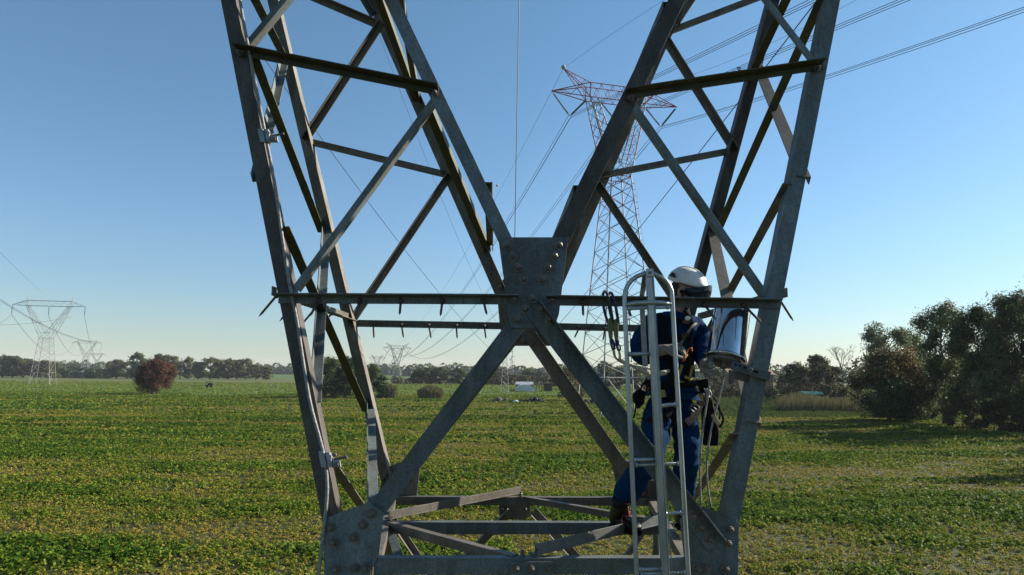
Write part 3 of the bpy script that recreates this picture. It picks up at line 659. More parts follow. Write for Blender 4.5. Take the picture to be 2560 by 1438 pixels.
q = MB(); q.tube(smooth([Q(1786, 1010, .0), Q(1802, 1030, -.02), Q(1808, 1050, -.02), Q(1800, 1066, -.0), Q(1788, 1070, .02)], 5), .008, 8); q.tube(smooth([Q(1780, 990, .0), Q(1796, 1012, -.03), Q(1800, 1040, -.03), Q(1790, 1060, -.0)], 5), .006, 8); q.tube(smooth([Q(1750, 965, 0), Q(1762, 975, -.04), Q(1770, 992, -.03)], 4), .008, 8); q.build('carry_loop', 'black', bag, True)
q = MB(); q.bar(Q(1782, 1036, -.09), Q(1797, 1062, -.09), .03, .02, (1, 0, 0)); q.build('sheath', 'paper', bag, bevel=.004)
q = MB()
for k in range(3): q.tube(smooth([Q(1760+6*k, 972, -.1), Q(1766+6*k, 985, -.12), Q(1764+6*k, 996, -.12), Q(1758+6*k, 984, -.1)], 4), .005, 6)
q.build('snap_hook', 'lightgrey', bag, True)
q = MB(); q.obox(Q(1758, 958, -.1), (.03, 0, .006), (0, .03, 0), (-.004, 0, .026)); q.build('pocket', 'canvas', bag, bevel=.006)
kit = thing('tool_pouch', Q(1600, 1020, 0), 'dark tool pouch with orange handle hung on the belt, beside the left ladder rail', 'pouch')
q = MB(); q.prism([Q(x, y, -.1) for x, y in ((1584, 986), (1600, 972), (1614, 978), (1612, 1008), (1598, 1022), (1586, 1004))], Vector((0, .07, 0))); q.build('holster', 'canvas', kit, bevel=.008)
q = MB(); q.tube([Q(1622, 960, -.12), Q(1614, 976, -.12)], .012, 10); q.build('handle', 'orange', kit, True)
q = MB(); q.tube(smooth([Q(1618, 945, -.13), Q(1604, 968, -.14), Q(1592, 990, -.12), Q(1588, 1030, -.1), Q(1584, 1045, -.1)], 5), .006, 6); q.tube(smooth([Q(1620, 955, -.13), Q(1612, 990, -.15), Q(1600, 1015, -.14), Q(1590, 1020, -.1)], 5), .005, 6); q.build('strap', 'black', kit, True)
# ================================================================ far pylons
def paint_mat(name, cols, rough=.6):
    m, nt, b = mat(name); L_ = nt.links.new; tc = N(nt, 'ShaderNodeTexCoord'); n = N(nt, 'ShaderNodeTexNoise', Scale=.8, Detail=6); L_(tc.outputs['Object'], n.inputs['Vector'])
    r = ramp(nt, [(.35, cols[0]), (.65, cols[1])], n.outputs['Fac']); L_(r.outputs[0], b.inputs['Base Color']); b.inputs['Roughness'].default_value = rough; b.inputs['Metallic'].default_value = .0; return m
M['red'] = paint_mat('faded_red_paint', ((.2, .03, .035), (.3, .06, .06)))
M['white'] = paint_mat('chalky_white_paint', ((.22, .23, .235), (.33, .34, .34)))
M['fargrey'] = paint_mat('far_grey_steel', ((.17, .17, .16), (.25, .25, .235)))
M['insul'] = paint_mat('insulator_glass', ((.05, .06, .06), (.09, .1, .1)), .3)
def far_pylon(loc, phi, label, group, c, cat='pylon'):
    root = thing('lattice_pylon', loc, label, cat, group); root.rotation_euler = (0, 0, phi)
    base = Vector(loc); rot = Matrix.Rotation(phi, 3, 'Z')
    def T(v): return Vector(v)+base            # build() subtracts the root's place; the rotation is the root's own
    th = c['th']
    def bar(q, a, b, t): q.tube([T(a), T(b)], t*.6, 4, False)
    zr, zw, zc, zb, zt = c['zr'], c['zw'], c['zc'], c['zb'], c['zt']; wb, ww = c['wb']/2, c['ww']/2; dy = c.get('dy', ww)
    def hw(z): return wb+(ww-wb)*min(1, z/zw)
    cor = ((-1, -1), (1, -1), (1, 1), (-1, 1))
    mlow, mhigh = c['mats']
    q = MB()
    for sx, sy in cor: bar(q, (sx*hw(-.3), sy*hw(-.3), -.3), (sx*ww, sy*ww, zw), th*1.7)
    q.build('leg', mlow, root)
    q = MB(); qr = MB() if c.get('redtop') else q; lv = [zr]; n = c['n']
    z = zr
    for i in range(n): z = zr+(zw-zr)*(1-(1-(i+1)/n)**1.25); lv.append(z)
    for k in range(4):
        (ax, ay), (bx, by) = cor[k], cor[(k+1) % 4]
        def pt(s, z): h = hw(z); return ((ax if s == 0 else bx)*h, (ay if s == 0 else by)*h, z)
        bar(q, pt(0, zr), pt(1, zr), th)
        mid = [(pt(0, zr)[i]+pt(1, zr)[i])/2 for i in range(3)]
        bar(q, pt(0, 0), mid, th); bar(q, pt(1, 0), mid, th)
        for i in range(n):
            qq = qr if lv[i] > zw-8 else q; bar(qq, pt(0, lv[i]), pt(1, lv[i+1]), th*.75); bar(qq, pt(1, lv[i]), pt(0, lv[i+1]), th*.75)
        bar(qr, pt(0, zw), pt(1, zw), th)
    q.build('bracing', 'fargrey', root)
    if qr is not q: qr.build('painted_bracing', mhigh, root)
    fx_, fi = c['fx'], c['fi']; yb = c.get('yb', .8)
    for sx in (-1, 1):
        q = MB()
        A = [((sx*ww, sy*ww, zw), (sx*fx_, sy*yb, zb)) for sy in (-1, 1)]; B = [((sx*.05, sy*ww*.9, zc), (sx*fi, sy*yb, zb)) for sy in (-1, 1)]
        X = [((sx*ww, sy*ww, zw), (-sx*ww*.2, sy*ww*.9, zc)) for sy in (-1, 1)]
        for a, b in A+B: bar(q, a, b, th*1.4)
        for a, b in X: bar(q, a, b, th)
        k = c.get('nf', 6)
        def lp(ab, t): return [ab[0][i]+(ab[1][i]-ab[0][i])*t for i in range(3)]
        for i in range(k):
            t0, t1 = i/k, (i+1)/k
            for u, v in ((A[0], B[0]), (A[1], B[1]), (A[0], A[1]), (B[0], B[1])):
                bar(q, lp(u, t0 if i % 2 else t1), lp(v, t1 if i % 2 else t0), th*.6)
                if c.get('x'): bar(q, lp(u, t1 if i % 2 else t0), lp(v, t0 if i % 2 else t1), th*.6)
        q.build('fork', mhigh if c.get('redfork') else mlow, root)
    # bridge and arms
    q = MB(); xs = c['tip']; zti = c['ztip']
    for sy in (-1, 1):
        bar(q, (-fx_, sy*yb, zt), (fx_, sy*yb, zt), th*1.2); bar(q, (-fx_, sy*yb, zb), (fx_, sy*yb, zb), th*1.2)
        for sx in (-1, 1):
            bar(q, (sx*fx_, sy*yb, zt), (sx*xs, 0, zti), th*1.2); bar(q, (sx*fx_, sy*yb, zb), (sx*xs, 0, zti), th*1.2)
            m1 = lambda z_, t: (sx*(fx_+(xs-fx_)*t), sy*yb*(1-t), z_+(zti-z_)*t)
            for j in range(4):
                t0, t1 = j/4, (j+1)/4; bar(q, m1(zt if j % 2 else zb, t0), m1(zb if j % 2 else zt, t1), th*.6)
            bar(q, (sx*fx_, sy*yb, zb), (sx*fx_, sy*yb, zt), th*1.2)
        nn = c.get('nb', 8)
        for i in range(nn):
            x0, x1 = -fx_+2*fx_*i/nn, -fx_+2*fx_*(i+1)/nn
            bar(q, (x0, sy*yb, zb if i % 2 else zt), (x1, sy*yb, zt if i % 2 else zb), th*.6)
    for i in range(6): x0, x1 = -fx_+2*fx_*i/6, -fx_+2*fx_*(i+1)/6; bar(q, (x0, -yb, zb), (x1, yb, zb), th*.5); bar(q, (x0, -yb, zt), (x1, yb, zt), th*.5)
    q.build('crossarm', mhigh, root)
    for sx in (-1, 1):
        q = MB(); px_, pz = c['peak']
        tipp = (sx*px_, 0, pz)
        for sy in (-1, 1):
            bar(q, (sx*fx_, sy*yb, zt), tipp, th); bar(q, (sx*(fx_+(.1 if c.get('tall') else .0)), sy*yb, zb), tipp, th)
            for j in range(5):
                t0, t1 = j/5, (j+1)/5; l1 = lambda z_, t: (sx*(fx_+(px_-fx_)*t), sy*yb*(1-t), z_+(pz-z_)*t); bar(q, l1(zt if j % 2 else zb, t0), l1(zb if j % 2 else zt, t1), th*.55)
        q.build('earth_wire_peak', mhigh, root)
    # insulators
    att = []
    def string(a, b):
        q = MB(); a, b = Vector(a), Vector(b); ln = (b-a).length; nd = c.get('discs', 0)
        if nd:
            pr = [(0, .03)]
            for i in range(nd): t = .12+.8*i/nd; dt = .8/nd; pr += [(t, .05), (t+dt*.15, .17), (t+dt*.6, .13), (t+dt*.8, .05)]
            pr += [(1, .03)]; q.lathe(T(a), T(b), pr, 8)
        else: bar(q, a, b, th*1.3)
        q.build('insulator', 'insul', root)
    if c['ins'] == 'V':
        dz = c['dz']
        for (x0, z0), (x1, z1) in (((-xs, zti), (-fx_-.1, zb)), ((-fi+.6, zb), (fi-.6, zb)), ((xs, zti), (fx_+.1, zb))):
            xm = (x0+x1)/2; bt = (xm, 0, zti-dz); string((x0, 0, z0), bt); string((x1, 0, z1), bt); att.append(bt)
    elif c['ins'] == 'I':
        for x in (-xs, 0, xs): bt = (x, 0, (zti if x else zb)-c['dz']); string((x, 0, zti if x else zb), bt); att.append(bt)
    pk = [(-c['peak'][0], 0, c['peak'][1]), (c['peak'][0], 0, c['peak'][1])]
    W = lambda v: base + rot @ Vector(v)
    return root, [W(a) for a in att], [W(p) for p in pk]
PH = R(16.5)
V1 = dict(zr=5.3, zw=34.6, zc=36.6, zb=46.3, zt=48.5, wb=9.4, ww=3.1, fx=4.5, fi=3.3, yb=.9, tip=10.25, ztip=46.8, peak=(8.4, 50.5), th=.105, n=11, nf=7, nb=10, mats=('white', 'red'), ins='V', dz=3.5, discs=15, redfork=False, x=1, redtop=1)
b0 = G(1552, 1037); b0.y = 101.0; b0.x = (1550-1280)/F*101/1.0
p1, at1, pk1 = far_pylon((15.4, 101, 0), PH, 'tall red and white lattice pylon rising behind the worker, tall V fork and red crossarm', None, V1)
q = MB()       # red bands on its body, a climbing rail and a white ball
LT = Vector((15.4, 101, 0))
q.ball(LT+Vector((-8.4, 0, 50.7)), .33, 14, 10); q.build('marker_ball', 'white', p1, True)
q = MB(); 
for k in range(40):
    z = 6+k*.95; h = (9.4/2+(3.1/2-9.4/2)*min(1, z/34.6))
    if z < 34: q.tube([LT+Vector((h, -h, z)), LT+Vector((h+.45, -h-.1, z+.0))], .03, 4)
q.tube([LT+Vector((4.75, -4.3, 6)), LT+Vector((2.02, -1.68, 34))], .025, 4); q.build('step_rail', 'fargrey', p1)
def band(z0, z1, nm):
    hw = lambda z: 9.4/2+(3.1/2-9.4/2)*min(1, z/34.6)
    for sx in (-1, 1):
        for sy in (-1, 1): q = MB(); q.tube([LT+Vector((sx*hw(z0)*1.002, sy*hw(z0)*1.002, z0)), LT+Vector((sx*hw(z1)*1.002, sy*hw(z1)*1.002, z1))], .1, 4); q.build(nm, 'red', p1)
band(27.5, 34.6, 'painted_band')
for sx in (-1, 1):
    for sy in (-1, 1):
        a0, a1 = Vector((sx*1.55, sy*1.55, 34.6)), Vector((sx*4.5, sy*.9, 46.3)); c0, c1 = Vector((sx*.05, sy*1.4, 36.6)), Vector((sx*3.3, sy*.9, 46.3))
        for u, v in ((a0, a1), (c0, c1)): q = MB(); q.tube([LT+u.lerp(v, .28)*1.0, LT+u.lerp(v, .72)], .098, 4); q.build('painted_band', 'red', p1)
V2 = dict(V1, redtop=0, zr=2.5, zw=11.6, zc=13.6, zb=22.6, zt=24.6, ztip=23.0, peak=(8.4, 26.6), wb=6.2, th=.15, discs=0, mats=('fargrey', 'fargrey'), n=4, nf=4, nb=6)
p2, at2, pk2 = far_pylon(tuple(P(992, hz(992), 520).xy)+(0,), PH*.9, 'small distant pylon with V fork over the far trees, nearer of the middle two', 'distant pylons', V2)
p3, at3, pk3 = far_pylon(tuple(P(942, hz(942), 900).xy)+(0,), PH*.9, 'faint hazy pylon with V fork just left of the small middle pylon', 'distant pylons', dict(V2, th=.2))
T1 = dict(zr=4.5, zw=17.2, zc=19.2, zb=29.2, zt=31.2, wb=6.8, ww=3.6, fx=7.4, fi=6.6, yb=.7, tip=12.1, ztip=29.4, peak=(7.5, 33.2), th=.085, n=4, nf=6, nb=12, mats=('fargrey', 'fargrey'), ins='I', dz=3.6, discs=8)
p4, at4, pk4 = far_pylon(tuple(G(106, 962).xy)+(0,), R(14), 'grey pylon with a flat wide crossarm standing in the green field at far left', None, T1)
p5, at5, pk5 = far_pylon(tuple(P(212, 930, 640).xy)+(0,), R(14), 'pale distant pylon with a flat crossarm right of the large left one', 'distant pylons', dict(T1, th=.13, discs=0, n=3))
p6, at6, pk6 = far_pylon(tuple(P(240, 930, 1150).xy)+(0,), R(14), 'faintest pylon with a flat crossarm, half lost in haze at far left', 'distant pylons', dict(T1, th=.2, discs=0, n=3))
def mast(px, by, D, h, label, w, th, arm=1.0):
    base = Vector(tuple(P(px, by, D).xy)+(0,)); root = thing('lattice_mast', base, label, 'mast', 'slim masts in the middle distance'); q = MB()
    hw = lambda z: w*(1-.72*z/h)
    lv = [h*(1-(1-i/9)**1.2) for i in range(10)]
    for sx in (-1, 1):
        for sy in (-1, 1): q.tube([base+Vector((sx*w, sy*w, 0)), base+Vector((sx*w*.28, sy*w*.28, h))], th, 4)
    for i in range(9):
        for sy in (-1, 1):
            a, b = lv[i], lv[i+1]
            for s in (-1, 1):
                q.tube([base+Vector((s*hw(a), sy*hw(a), a)), base+Vector((-s*hw(b), sy*hw(b), b))], th*.6, 4); q.tube([base+Vector((sy*hw(a), s*hw(a), a)), base+Vector((sy*hw(b), -s*hw(b), b))], th*.6, 4)
    q.build('tower', 'fargrey', root); q = MB()
    for k, x in ((0, 1), (.12, -1), (.24, 1)):
        z = h*(1-k*arm); q.tube([base+Vector((0, 0, z)), base+Vector((x*2.2, 0, z-.3))], th, 4); q.tube([base+Vector((0, 0, z-.9)), base+Vector((x*2.2, 0, z-.3))], th*.8, 4)
        q.tube([base+Vector((x*2.2, 0, z-.3)), base+Vector((x*2.2, 0, z-1.6))], th*1.5, 5)
    q.build('arm', 'fargrey', root); return base
mast(1262, 980, 205, 13.2, 'slim dark lattice mast seen under the gusset plate, standing in the green field', 1.15, .06, .3)
mast(1279, 945, 620, 20, 'pale thin lattice mast, hazy, just right of the darker slim mast', 1.6, .14)
# ================================================================ wires
def wire_pts(A, B, mid=None, sag=None, n=48):
    """a parabola in the upright plane through A and B; mid: a pixel it passes through"""
    A, B = Vector(A), Vector(B); h = Vector((B.x-A.x, B.y-A.y, 0)); Lh = h.length; hd_ = h/Lh; nn = Vector((-hd_.y, hd_.x, 0))
    if mid:
        r = ray(*mid); t = (A-CAM).dot(nn)/r.dot(nn); X = CAM+r*t; s = (X-A).dot(hd_)/Lh; c = (X.z-(A.z+(B.z-A.z)*s))/(s*(s-1))
    else: c = 4*sag
    return [A+h*s+Vector((0, 0, (B.z-A.z)*s + c*s*(s-1))) for s in [i/n for i in range(n+1)]]
def on_plane(A, yaw, px, py):   # point of the upright plane through A along yaw seen at a pixel
    n = Vector((math.cos(yaw), math.sin(yaw), 0)); r = ray(px, py); return CAM+r*((A-CAM).dot(n)/r.dot(n))
def bundle(A, B, mid, label, group, r=.03, tri=.22, sag=None, spacers=()):
    pts = wire_pts(A, B, mid, sag); q = MB(); offs = ((0, 0, 0),) if not tri else ((-tri, 0, .0), (tri, 0, 0), (0, 0, -tri*1.4))
    for o in offs: q.tube([p+Vector(o) for p in pts], r, 5, False)
    w = tag(q.build('conductor_bundle' if tri else 'overhead_wire', 'wire', None), label, 'power line', group)
    for s in spacers:
        p = pts[int(s*48)]; q = MB()
        for i in range(3): q.tube([p+Vector(offs[i]), p+Vector(offs[(i+1) % 3])], .05, 5); 
        q.build('spacer', 'wire', w)
    return w
PW = PH
g1, g2 = 'conductors from the red and white pylon', 'wires across the sky'
e3 = on_plane(at1[2], PW, 2680, -22); bundle(at1[2], e3, (2127, 170), 'triple conductor from the right arm of the red and white pylon to the right edge', g1, spacers=(.55,), r=.027)
e2 = on_plane(at1[1], PW, 2330, -32); bundle(at1[1], e2, (1963, 120), 'triple conductor from the middle of the red and white pylon, crossing behind the right fork', g1, spacers=(.58,), r=.027)
e1 = on_plane(at1[0], PW, 2130, -50); bundle(at1[0], e1, (1788, 118), 'triple conductor from the left arm of the red and white pylon, uppermost of the three', g1, spacers=(.6,), r=.027)
for i, (md, sp) in enumerate((((1134, 761), (.75,)), ((1190, 761), (.7,)), ((1245, 779), (.65,)))):
    bundle(at1[i], at2[i], md, ('triple conductor sagging left from the left arm to the small distant pylon', 'triple conductor sagging from the middle insulators to the small distant pylon', 'triple conductor sagging from the right arm, lowest of the three going away')[i], g1, r=.033, tri=.24)
    bundle(at2[i], at3[i], None, ('faint wire between the two distant pylons, left', 'faint wire between the two distant pylons, centre', 'faint wire between the two distant pylons, right')[i], 'far wires', r=.12, tri=0, sag=9)
    bundle(at4[i], at5[i], None, ('wire from the left insulator of the flat armed pylon to the next', 'wire from the middle insulator of the flat armed pylon to the next', 'wire from the right insulator of the flat armed pylon to the next')[i], 'wires of the left line', r=.06, tri=0, sag=11)
A = at4[1]
bundle(at4[0], P(-60, 850, 215), None, 'wire from the left insulator off the left picture edge', 'wires of the left line', r=.045, tri=0, sag=.5)
bundle(P(-40, 722, 150), at4[2]+Vector((-8, 20, -9)), (85, 800), 'pair of dark wires passing in front of the flat armed pylon', 'wires of the left line', r=.03, tri=.2)
bundle(P(-60, 812, 200), P(180, 792, 256), (40, 811), 'low wire curving past the fork of the flat armed pylon', 'wires of the left line', r=.04, tri=0)
bundle(pk1[0], on_plane(pk1[0], PW, 1760, -60), (1530, 85), 'thin earth wire rising from the white ball of the red and white pylon', g2, r=.017, tri=0)
bundle(pk1[0], pk2[0], (1345, 295), 'thin earth wire falling left from the peak of the red and white pylon', g2, r=.022, tri=0)
bundle(pk1[1], on_plane(pk1[1], PW, 2180, -22), (1890, 125), 'thin earth wire from the right peak of the red and white pylon', g2, r=.017, tri=0)
tag(MB().tube([P(1299, -200, 9), P(1298, 0, 9.2), P(1292, 300, 9.3), P(1287, 597, 9.5), P(1285, 760, 9.7)], .0055, 6).build('hanging_wire', 'wire', None), 'black vertical wire in the opening of the V, above the central plate', 'wire', g2)
bundle(P(2120, -100, 14), P(1340, 872, 60), (1640, 518), 'dark thick wire slanting down behind the right fork', g2, r=.014, tri=0)
bundle(P(560, 5, 22), P(1300, 935, 90), (843, 400), 'thin dark wire slanting down behind the left fork', g2, r=.014, tri=0)
bundle(P(905, -30, 40), P(1245, 815, 90), (1066, 400), 'hair thin wire falling between the inner chords of the left fork', g2, r=.012, tri=0)
bundle(P(-30, 600, 90), P(110, 735, 240), (60, 690), 'hair thin wire low in the sky at far left', g2, r=.018, tri=0)
tag(MB().ball(P(1243, 464, 60), .11, 12, 8).build('marker_ball', 'white', None, True), 'tiny white marker ball on a wire above the left inner chord', 'ball')
# ================================================================ ground
def vnoise(x, y, seed, sx, sy):
    g = np.random.default_rng(seed).random((257, 257)); u, v = (x/sx) % 256, (y/sy) % 256
    i, j = np.floor(u).astype(int), np.floor(v).astype(int); a, b_ = u-i, v-j; a, b_ = a*a*(3-2*a), b_*b_*(3-2*b_); i %= 256; j %= 256
    return (g[i, j]*(1-a)+g[i+1, j]*a)*(1-b_)+(g[i, j+1]*(1-a)+g[i+1, j+1]*a)*b_
m, nt, b = mat('field_soil_and_green'); L_ = nt.links.new
tc = N(nt, 'ShaderNodeTexCoord'); sep = N(nt, 'ShaderNodeSeparateXYZ'); L_(tc.outputs['Object'], sep.inputs[0])
mp = N(nt, 'ShaderNodeMapping'); mp.inputs['Scale'].default_value = (.06, .45, 1); L_(tc.outputs['Object'], mp.inputs[0])
n1 = N(nt, 'ShaderNodeTexNoise', Scale=.6, Detail=8, Roughness=.62); L_(mp.outputs[0], n1.inputs['Vector'])
n2 = N(nt, 'ShaderNodeTexNoise', Scale=2.2, Detail=8, Roughness=.7); L_(tc.outputs['Object'], n2.inputs['Vector'])
near = ramp(nt, [(.3, (.022, .028, .009)), (.5, (.045, .05, .015)), (.7, (.075, .065, .028))], n2.outputs['Fac'])
far = ramp(nt, [(.36, (.032, .075, .012)), (.5, (.06, .108, .018)), (.62, (.1, .12, .03))], n1.outputs['Fac'])
dry = ramp(nt, [(.3, (.11, .1, .04)), (.7, (.07, .105, .028))], n2.outputs['Fac'])
nz = N(nt, 'ShaderNodeMath', operation='MULTIPLY_ADD'); nz.inputs[1].default_value = 40; L_(n1.outputs['Fac'], nz.inputs[0]); L_(sep.outputs['Y'], nz.inputs[2])
def step(v0, v1):
    r_ = N(nt, 'ShaderNodeMapRange'); r_.inputs['From Min'].default_value = v0; r_.inputs['From Max'].default_value = v1; L_(nz.outputs[0], r_.inputs['Value']); return r_
s1, s2, s3 = step(178, 188), step(318, 350), step(480, 560)
a1 = N(nt, 'ShaderNodeMixRGB'); L_(s1.outputs[0], a1.inputs[0]); L_(near.outputs[0], a1.inputs[1]); L_(far.outputs[0], a1.inputs[2])
a2 = N(nt, 'ShaderNodeMixRGB'); L_(s2.outputs[0], a2.inputs[0]); L_(a1.outputs[0], a2.inputs[1]); L_(dry.outputs[0], a2.inputs[2])
a3 = N(nt, 'ShaderNodeMixRGB'); L_(s3.outputs[0], a3.inputs[0]); L_(a2.outputs[0], a3.inputs[1]); L_(far.outputs[0], a3.inputs[2])
L_(a3.outputs[0], b.inputs['Base Color']); b.inputs['Roughness'].default_value = .9; b.inputs['Specular IOR Level'].default_value = .15
bp = N(nt, 'ShaderNodeBump', Strength=.5, Distance=.1); L_(n2.outputs['Fac'], bp.inputs['Height']); L_(bp.outputs[0], b.inputs['Normal']); M['ground'] = m
GW = 3400
q = MB(); q.add([(-GW, -300, 0), (GW, -300, 0), (GW, GW, 0), (-GW, GW, 0)], [(0, 1, 2, 3)]); tag(q.build('ground', 'ground'), kind='structure')
def leaf_mat(name, stops, trans=.35, rough=.55, attr=None, spec=.12):
    m, nt, b = mat(name); L_ = nt.links.new; out = nt.nodes['Material Output']
    g = N(nt, 'ShaderNodeNewGeometry'); src = g.outputs['Random Per Island']
    if attr:
        at = N(nt, 'ShaderNodeAttribute', attribute_name=attr); ad = N(nt, 'ShaderNodeMath', operation='MULTIPLY_ADD'); ad.inputs[1].default_value = .34; L_(src, ad.inputs[0]); L_(at.outputs['Fac'], ad.inputs[2]); src = ad.outputs[0]
    r = ramp(nt, stops, src); L_(r.outputs[0], b.inputs['Base Color']); b.inputs['Roughness'].default_value = rough; b.inputs['Specular IOR Level'].default_value = spec
    t = N(nt, 'ShaderNodeBsdfTranslucent'); L_(r.outputs[0], t.inputs['Color']); mx = N(nt, 'ShaderNodeMixShader'); mx.inputs[0].default_value = trans
    L_(b.outputs[0], mx.inputs[1]); L_(t.outputs[0], mx.inputs[2]); L_(mx.outputs[0], out.inputs[0]); return m
M['crop'] = leaf_mat('crop_leaf', [(.04, (.03, .074, .008)), (.28, (.076, .145, .013)), (.5, (.18, .208, .023)), (.7, (.28, .22, .042)), (.93, (.44, .28, .065)), (1.0, (.36, .19, .12))], .32, .65, 'dry', .06)
def leaves_mesh(name, cen, size, up, m, attr=None, asp=.62, seed=1, fold=True, outw=None):
    """many small leaves: cen (n,3), size (n,), up: how flat they lie"""
    r_ = np.random.default_rng(seed); n = len(cen)
    nr = r_.normal(size=(n, 3)); nr[:, 2] = np.abs(nr[:, 2])*1+up; nr /= np.linalg.norm(nr, axis=1)[:, None]
    if outw is not None: nr = nr*.8+outw; nr /= np.linalg.norm(nr, axis=1)[:, None]+1e-6
    a = r_.normal(size=(n, 3)); u = np.cross(nr, a); u /= np.linalg.norm(u, axis=1)[:, None]; v = np.cross(nr, u)
    s = size[:, None]
    pts = [cen-u*s*.5, cen-u*s*.05+v*s*asp*.5, cen+u*s*.5, cen-u*s*.05-v*s*asp*.5]
    if fold: pts[0] = pts[0]-nr*s*.12; pts[2] = pts[2]-nr*s*.15
    V = np.stack(pts, 1).reshape(-1, 3).astype(np.float32); me = bpy.data.meshes.new(name)
    me.vertices.add(4*n); me.vertices.foreach_set('co', V.ravel()); me.loops.add(4*n); me.loops.foreach_set('vertex_index', np.arange(4*n, dtype=np.int32))
    me.polygons.add(n); me.polygons.foreach_set('loop_start', np.arange(0, 4*n, 4, dtype=np.int32)); me.polygons.foreach_set('loop_total', np.full(n, 4, np.int32))
    me.update(calc_edges=True)
    if attr is not None:
        at = me.attributes.new(attr[0], 'FLOAT', 'POINT'); at.data.foreach_set('value', np.repeat(attr[1], 4).astype(np.float32))
    me.materials.append(M[m]); return me
cs, ss, dr, ow = [], [], [], []
for k, (d0, d1, dens, size, per, sp) in enumerate(((17, 36, 25, .125, 13, .16), (36, 60, 14, .165, 10, .2), (60, 100, 6.6, .25, 8, .27), (100, 192, 2.1, .4, 6, .42), (172, 340, .42, .62, 4, .5))):
    n = int(.5*(d1*d1-d0*d0)*1.72*dens); D = np.sqrt(rng.random(n)*(d1*d1-d0*d0)+d0*d0); X = (rng.random(n)-.5)*1.72*D
    rag = 176+22*(vnoise(X, D, 8, 14, 60)-.5); ok = (D < rag) if k < 4 else (D > rag-2); X, D = X[ok], D[ok]; n = len(X)
    lush = vnoise(X, D, 5, 18, 3.4)*.46+vnoise(X, D, 6, 5, 1.7)*.3+vnoise(X, D, 7, 1.6, .8)*.24
    lush = np.clip((lush-.33)/.34, 0, 1)
    gap = vnoise(X, D, 12, 2.6, 1.1); keep = (rng.random(n) < .97+.03*lush) & (gap > .02); X, D, lush = X[keep], D[keep], lush[keep]; n = len(X)
    ph = .06+.25*lush*(.6+.6*rng.random(n)); pr = sp*(.6+.6*rng.random(n))*(.75+.5*lush); pd = np.clip(.74-.66*lush+rng.normal(size=n)*.12, 0, 1)
    if k == 4: ph = .05+.08*rng.random(n); pd = .28+.22*rng.random(n); lush[:] = .4
    m_ = np.repeat(np.arange(n), per); off = rng.normal(size=(len(m_), 3)); off /= np.linalg.norm(off, axis=1)[:, None]; off[:, 2] = np.abs(off[:, 2]); rr = rng.random(len(m_))**.5
    c = np.stack([X[m_]+off[:, 0]*pr[m_]*rr, D[m_]+off[:, 1]*pr[m_]*rr, .02+off[:, 2]*ph[m_]*(.35+.65*rr)+.03*rng.random(len(m_))], 1)
    cs.append(c); ow.append(off); ss.append(size*(.5+.75*rng.random(len(m_)))*(.62+.6*lush[m_]))
    dr.append(np.clip(pd[m_]*.6+(rng.random(len(m_))**8)*.38-.02, 0, 1))
me = leaves_mesh('crop_plants', np.concatenate(cs), np.concatenate(ss), .35, 'crop', ('dry', np.concatenate(dr)), outw=np.concatenate(ow)*.5)
o = bpy.data.objects.new('crop_plants', me); C.objects.link(o); tag(o, 'leafy green crop with yellowing patches covering the near field', 'crop', kind='stuff')
# ================================================================ trees
M['bark'] = noise_mat('tree_bark', (.05, .042, .034), (.12, .105, .085), 3, .9, 0, .6, 8, (1, 1, .3))
M['euc'] = leaf_mat('eucalyptus_leaf', [(0, (.038, .06, .018)), (.5, (.078, .11, .034)), (1, (.14, .165, .055))], .35, .6)
M['dark'] = leaf_mat('dark_evergreen_leaf', [(0, (.018, .036, .011)), (.5, (.038, .066, .018)), (1, (.075, .105, .03))], .3, .6)
M['pale'] = leaf_mat('pale_green_leaf', [(0, (.06, .075, .026)), (.5, (.1, .11, .042)), (1, (.16, .155, .062))], .3, .6)
M['rust'] = leaf_mat('rust_brown_leaf', [(0, (.04, .018, .01)), (.5, (.08, .036, .02)), (1, (.14, .07, .04))], .3, .7)
M['amber'] = leaf_mat('amber_autumn_leaf', [(0, (.05, .045, .014)), (.4, (.12, .08, .022)), (1, (.2, .125, .034))], .3, .7)
M['reed'] = leaf_mat('dry_reed_blade', [(0, (.095, .085, .038)), (.5, (.16, .145, .066)), (1, (.24, .215, .11))], .3, .7)
M['olive'] = leaf_mat('olive_scrub_leaf', [(0, (.035, .036, .014)), (.5, (.07, .062, .026)), (1, (.11, .09, .04))], .25, .7)
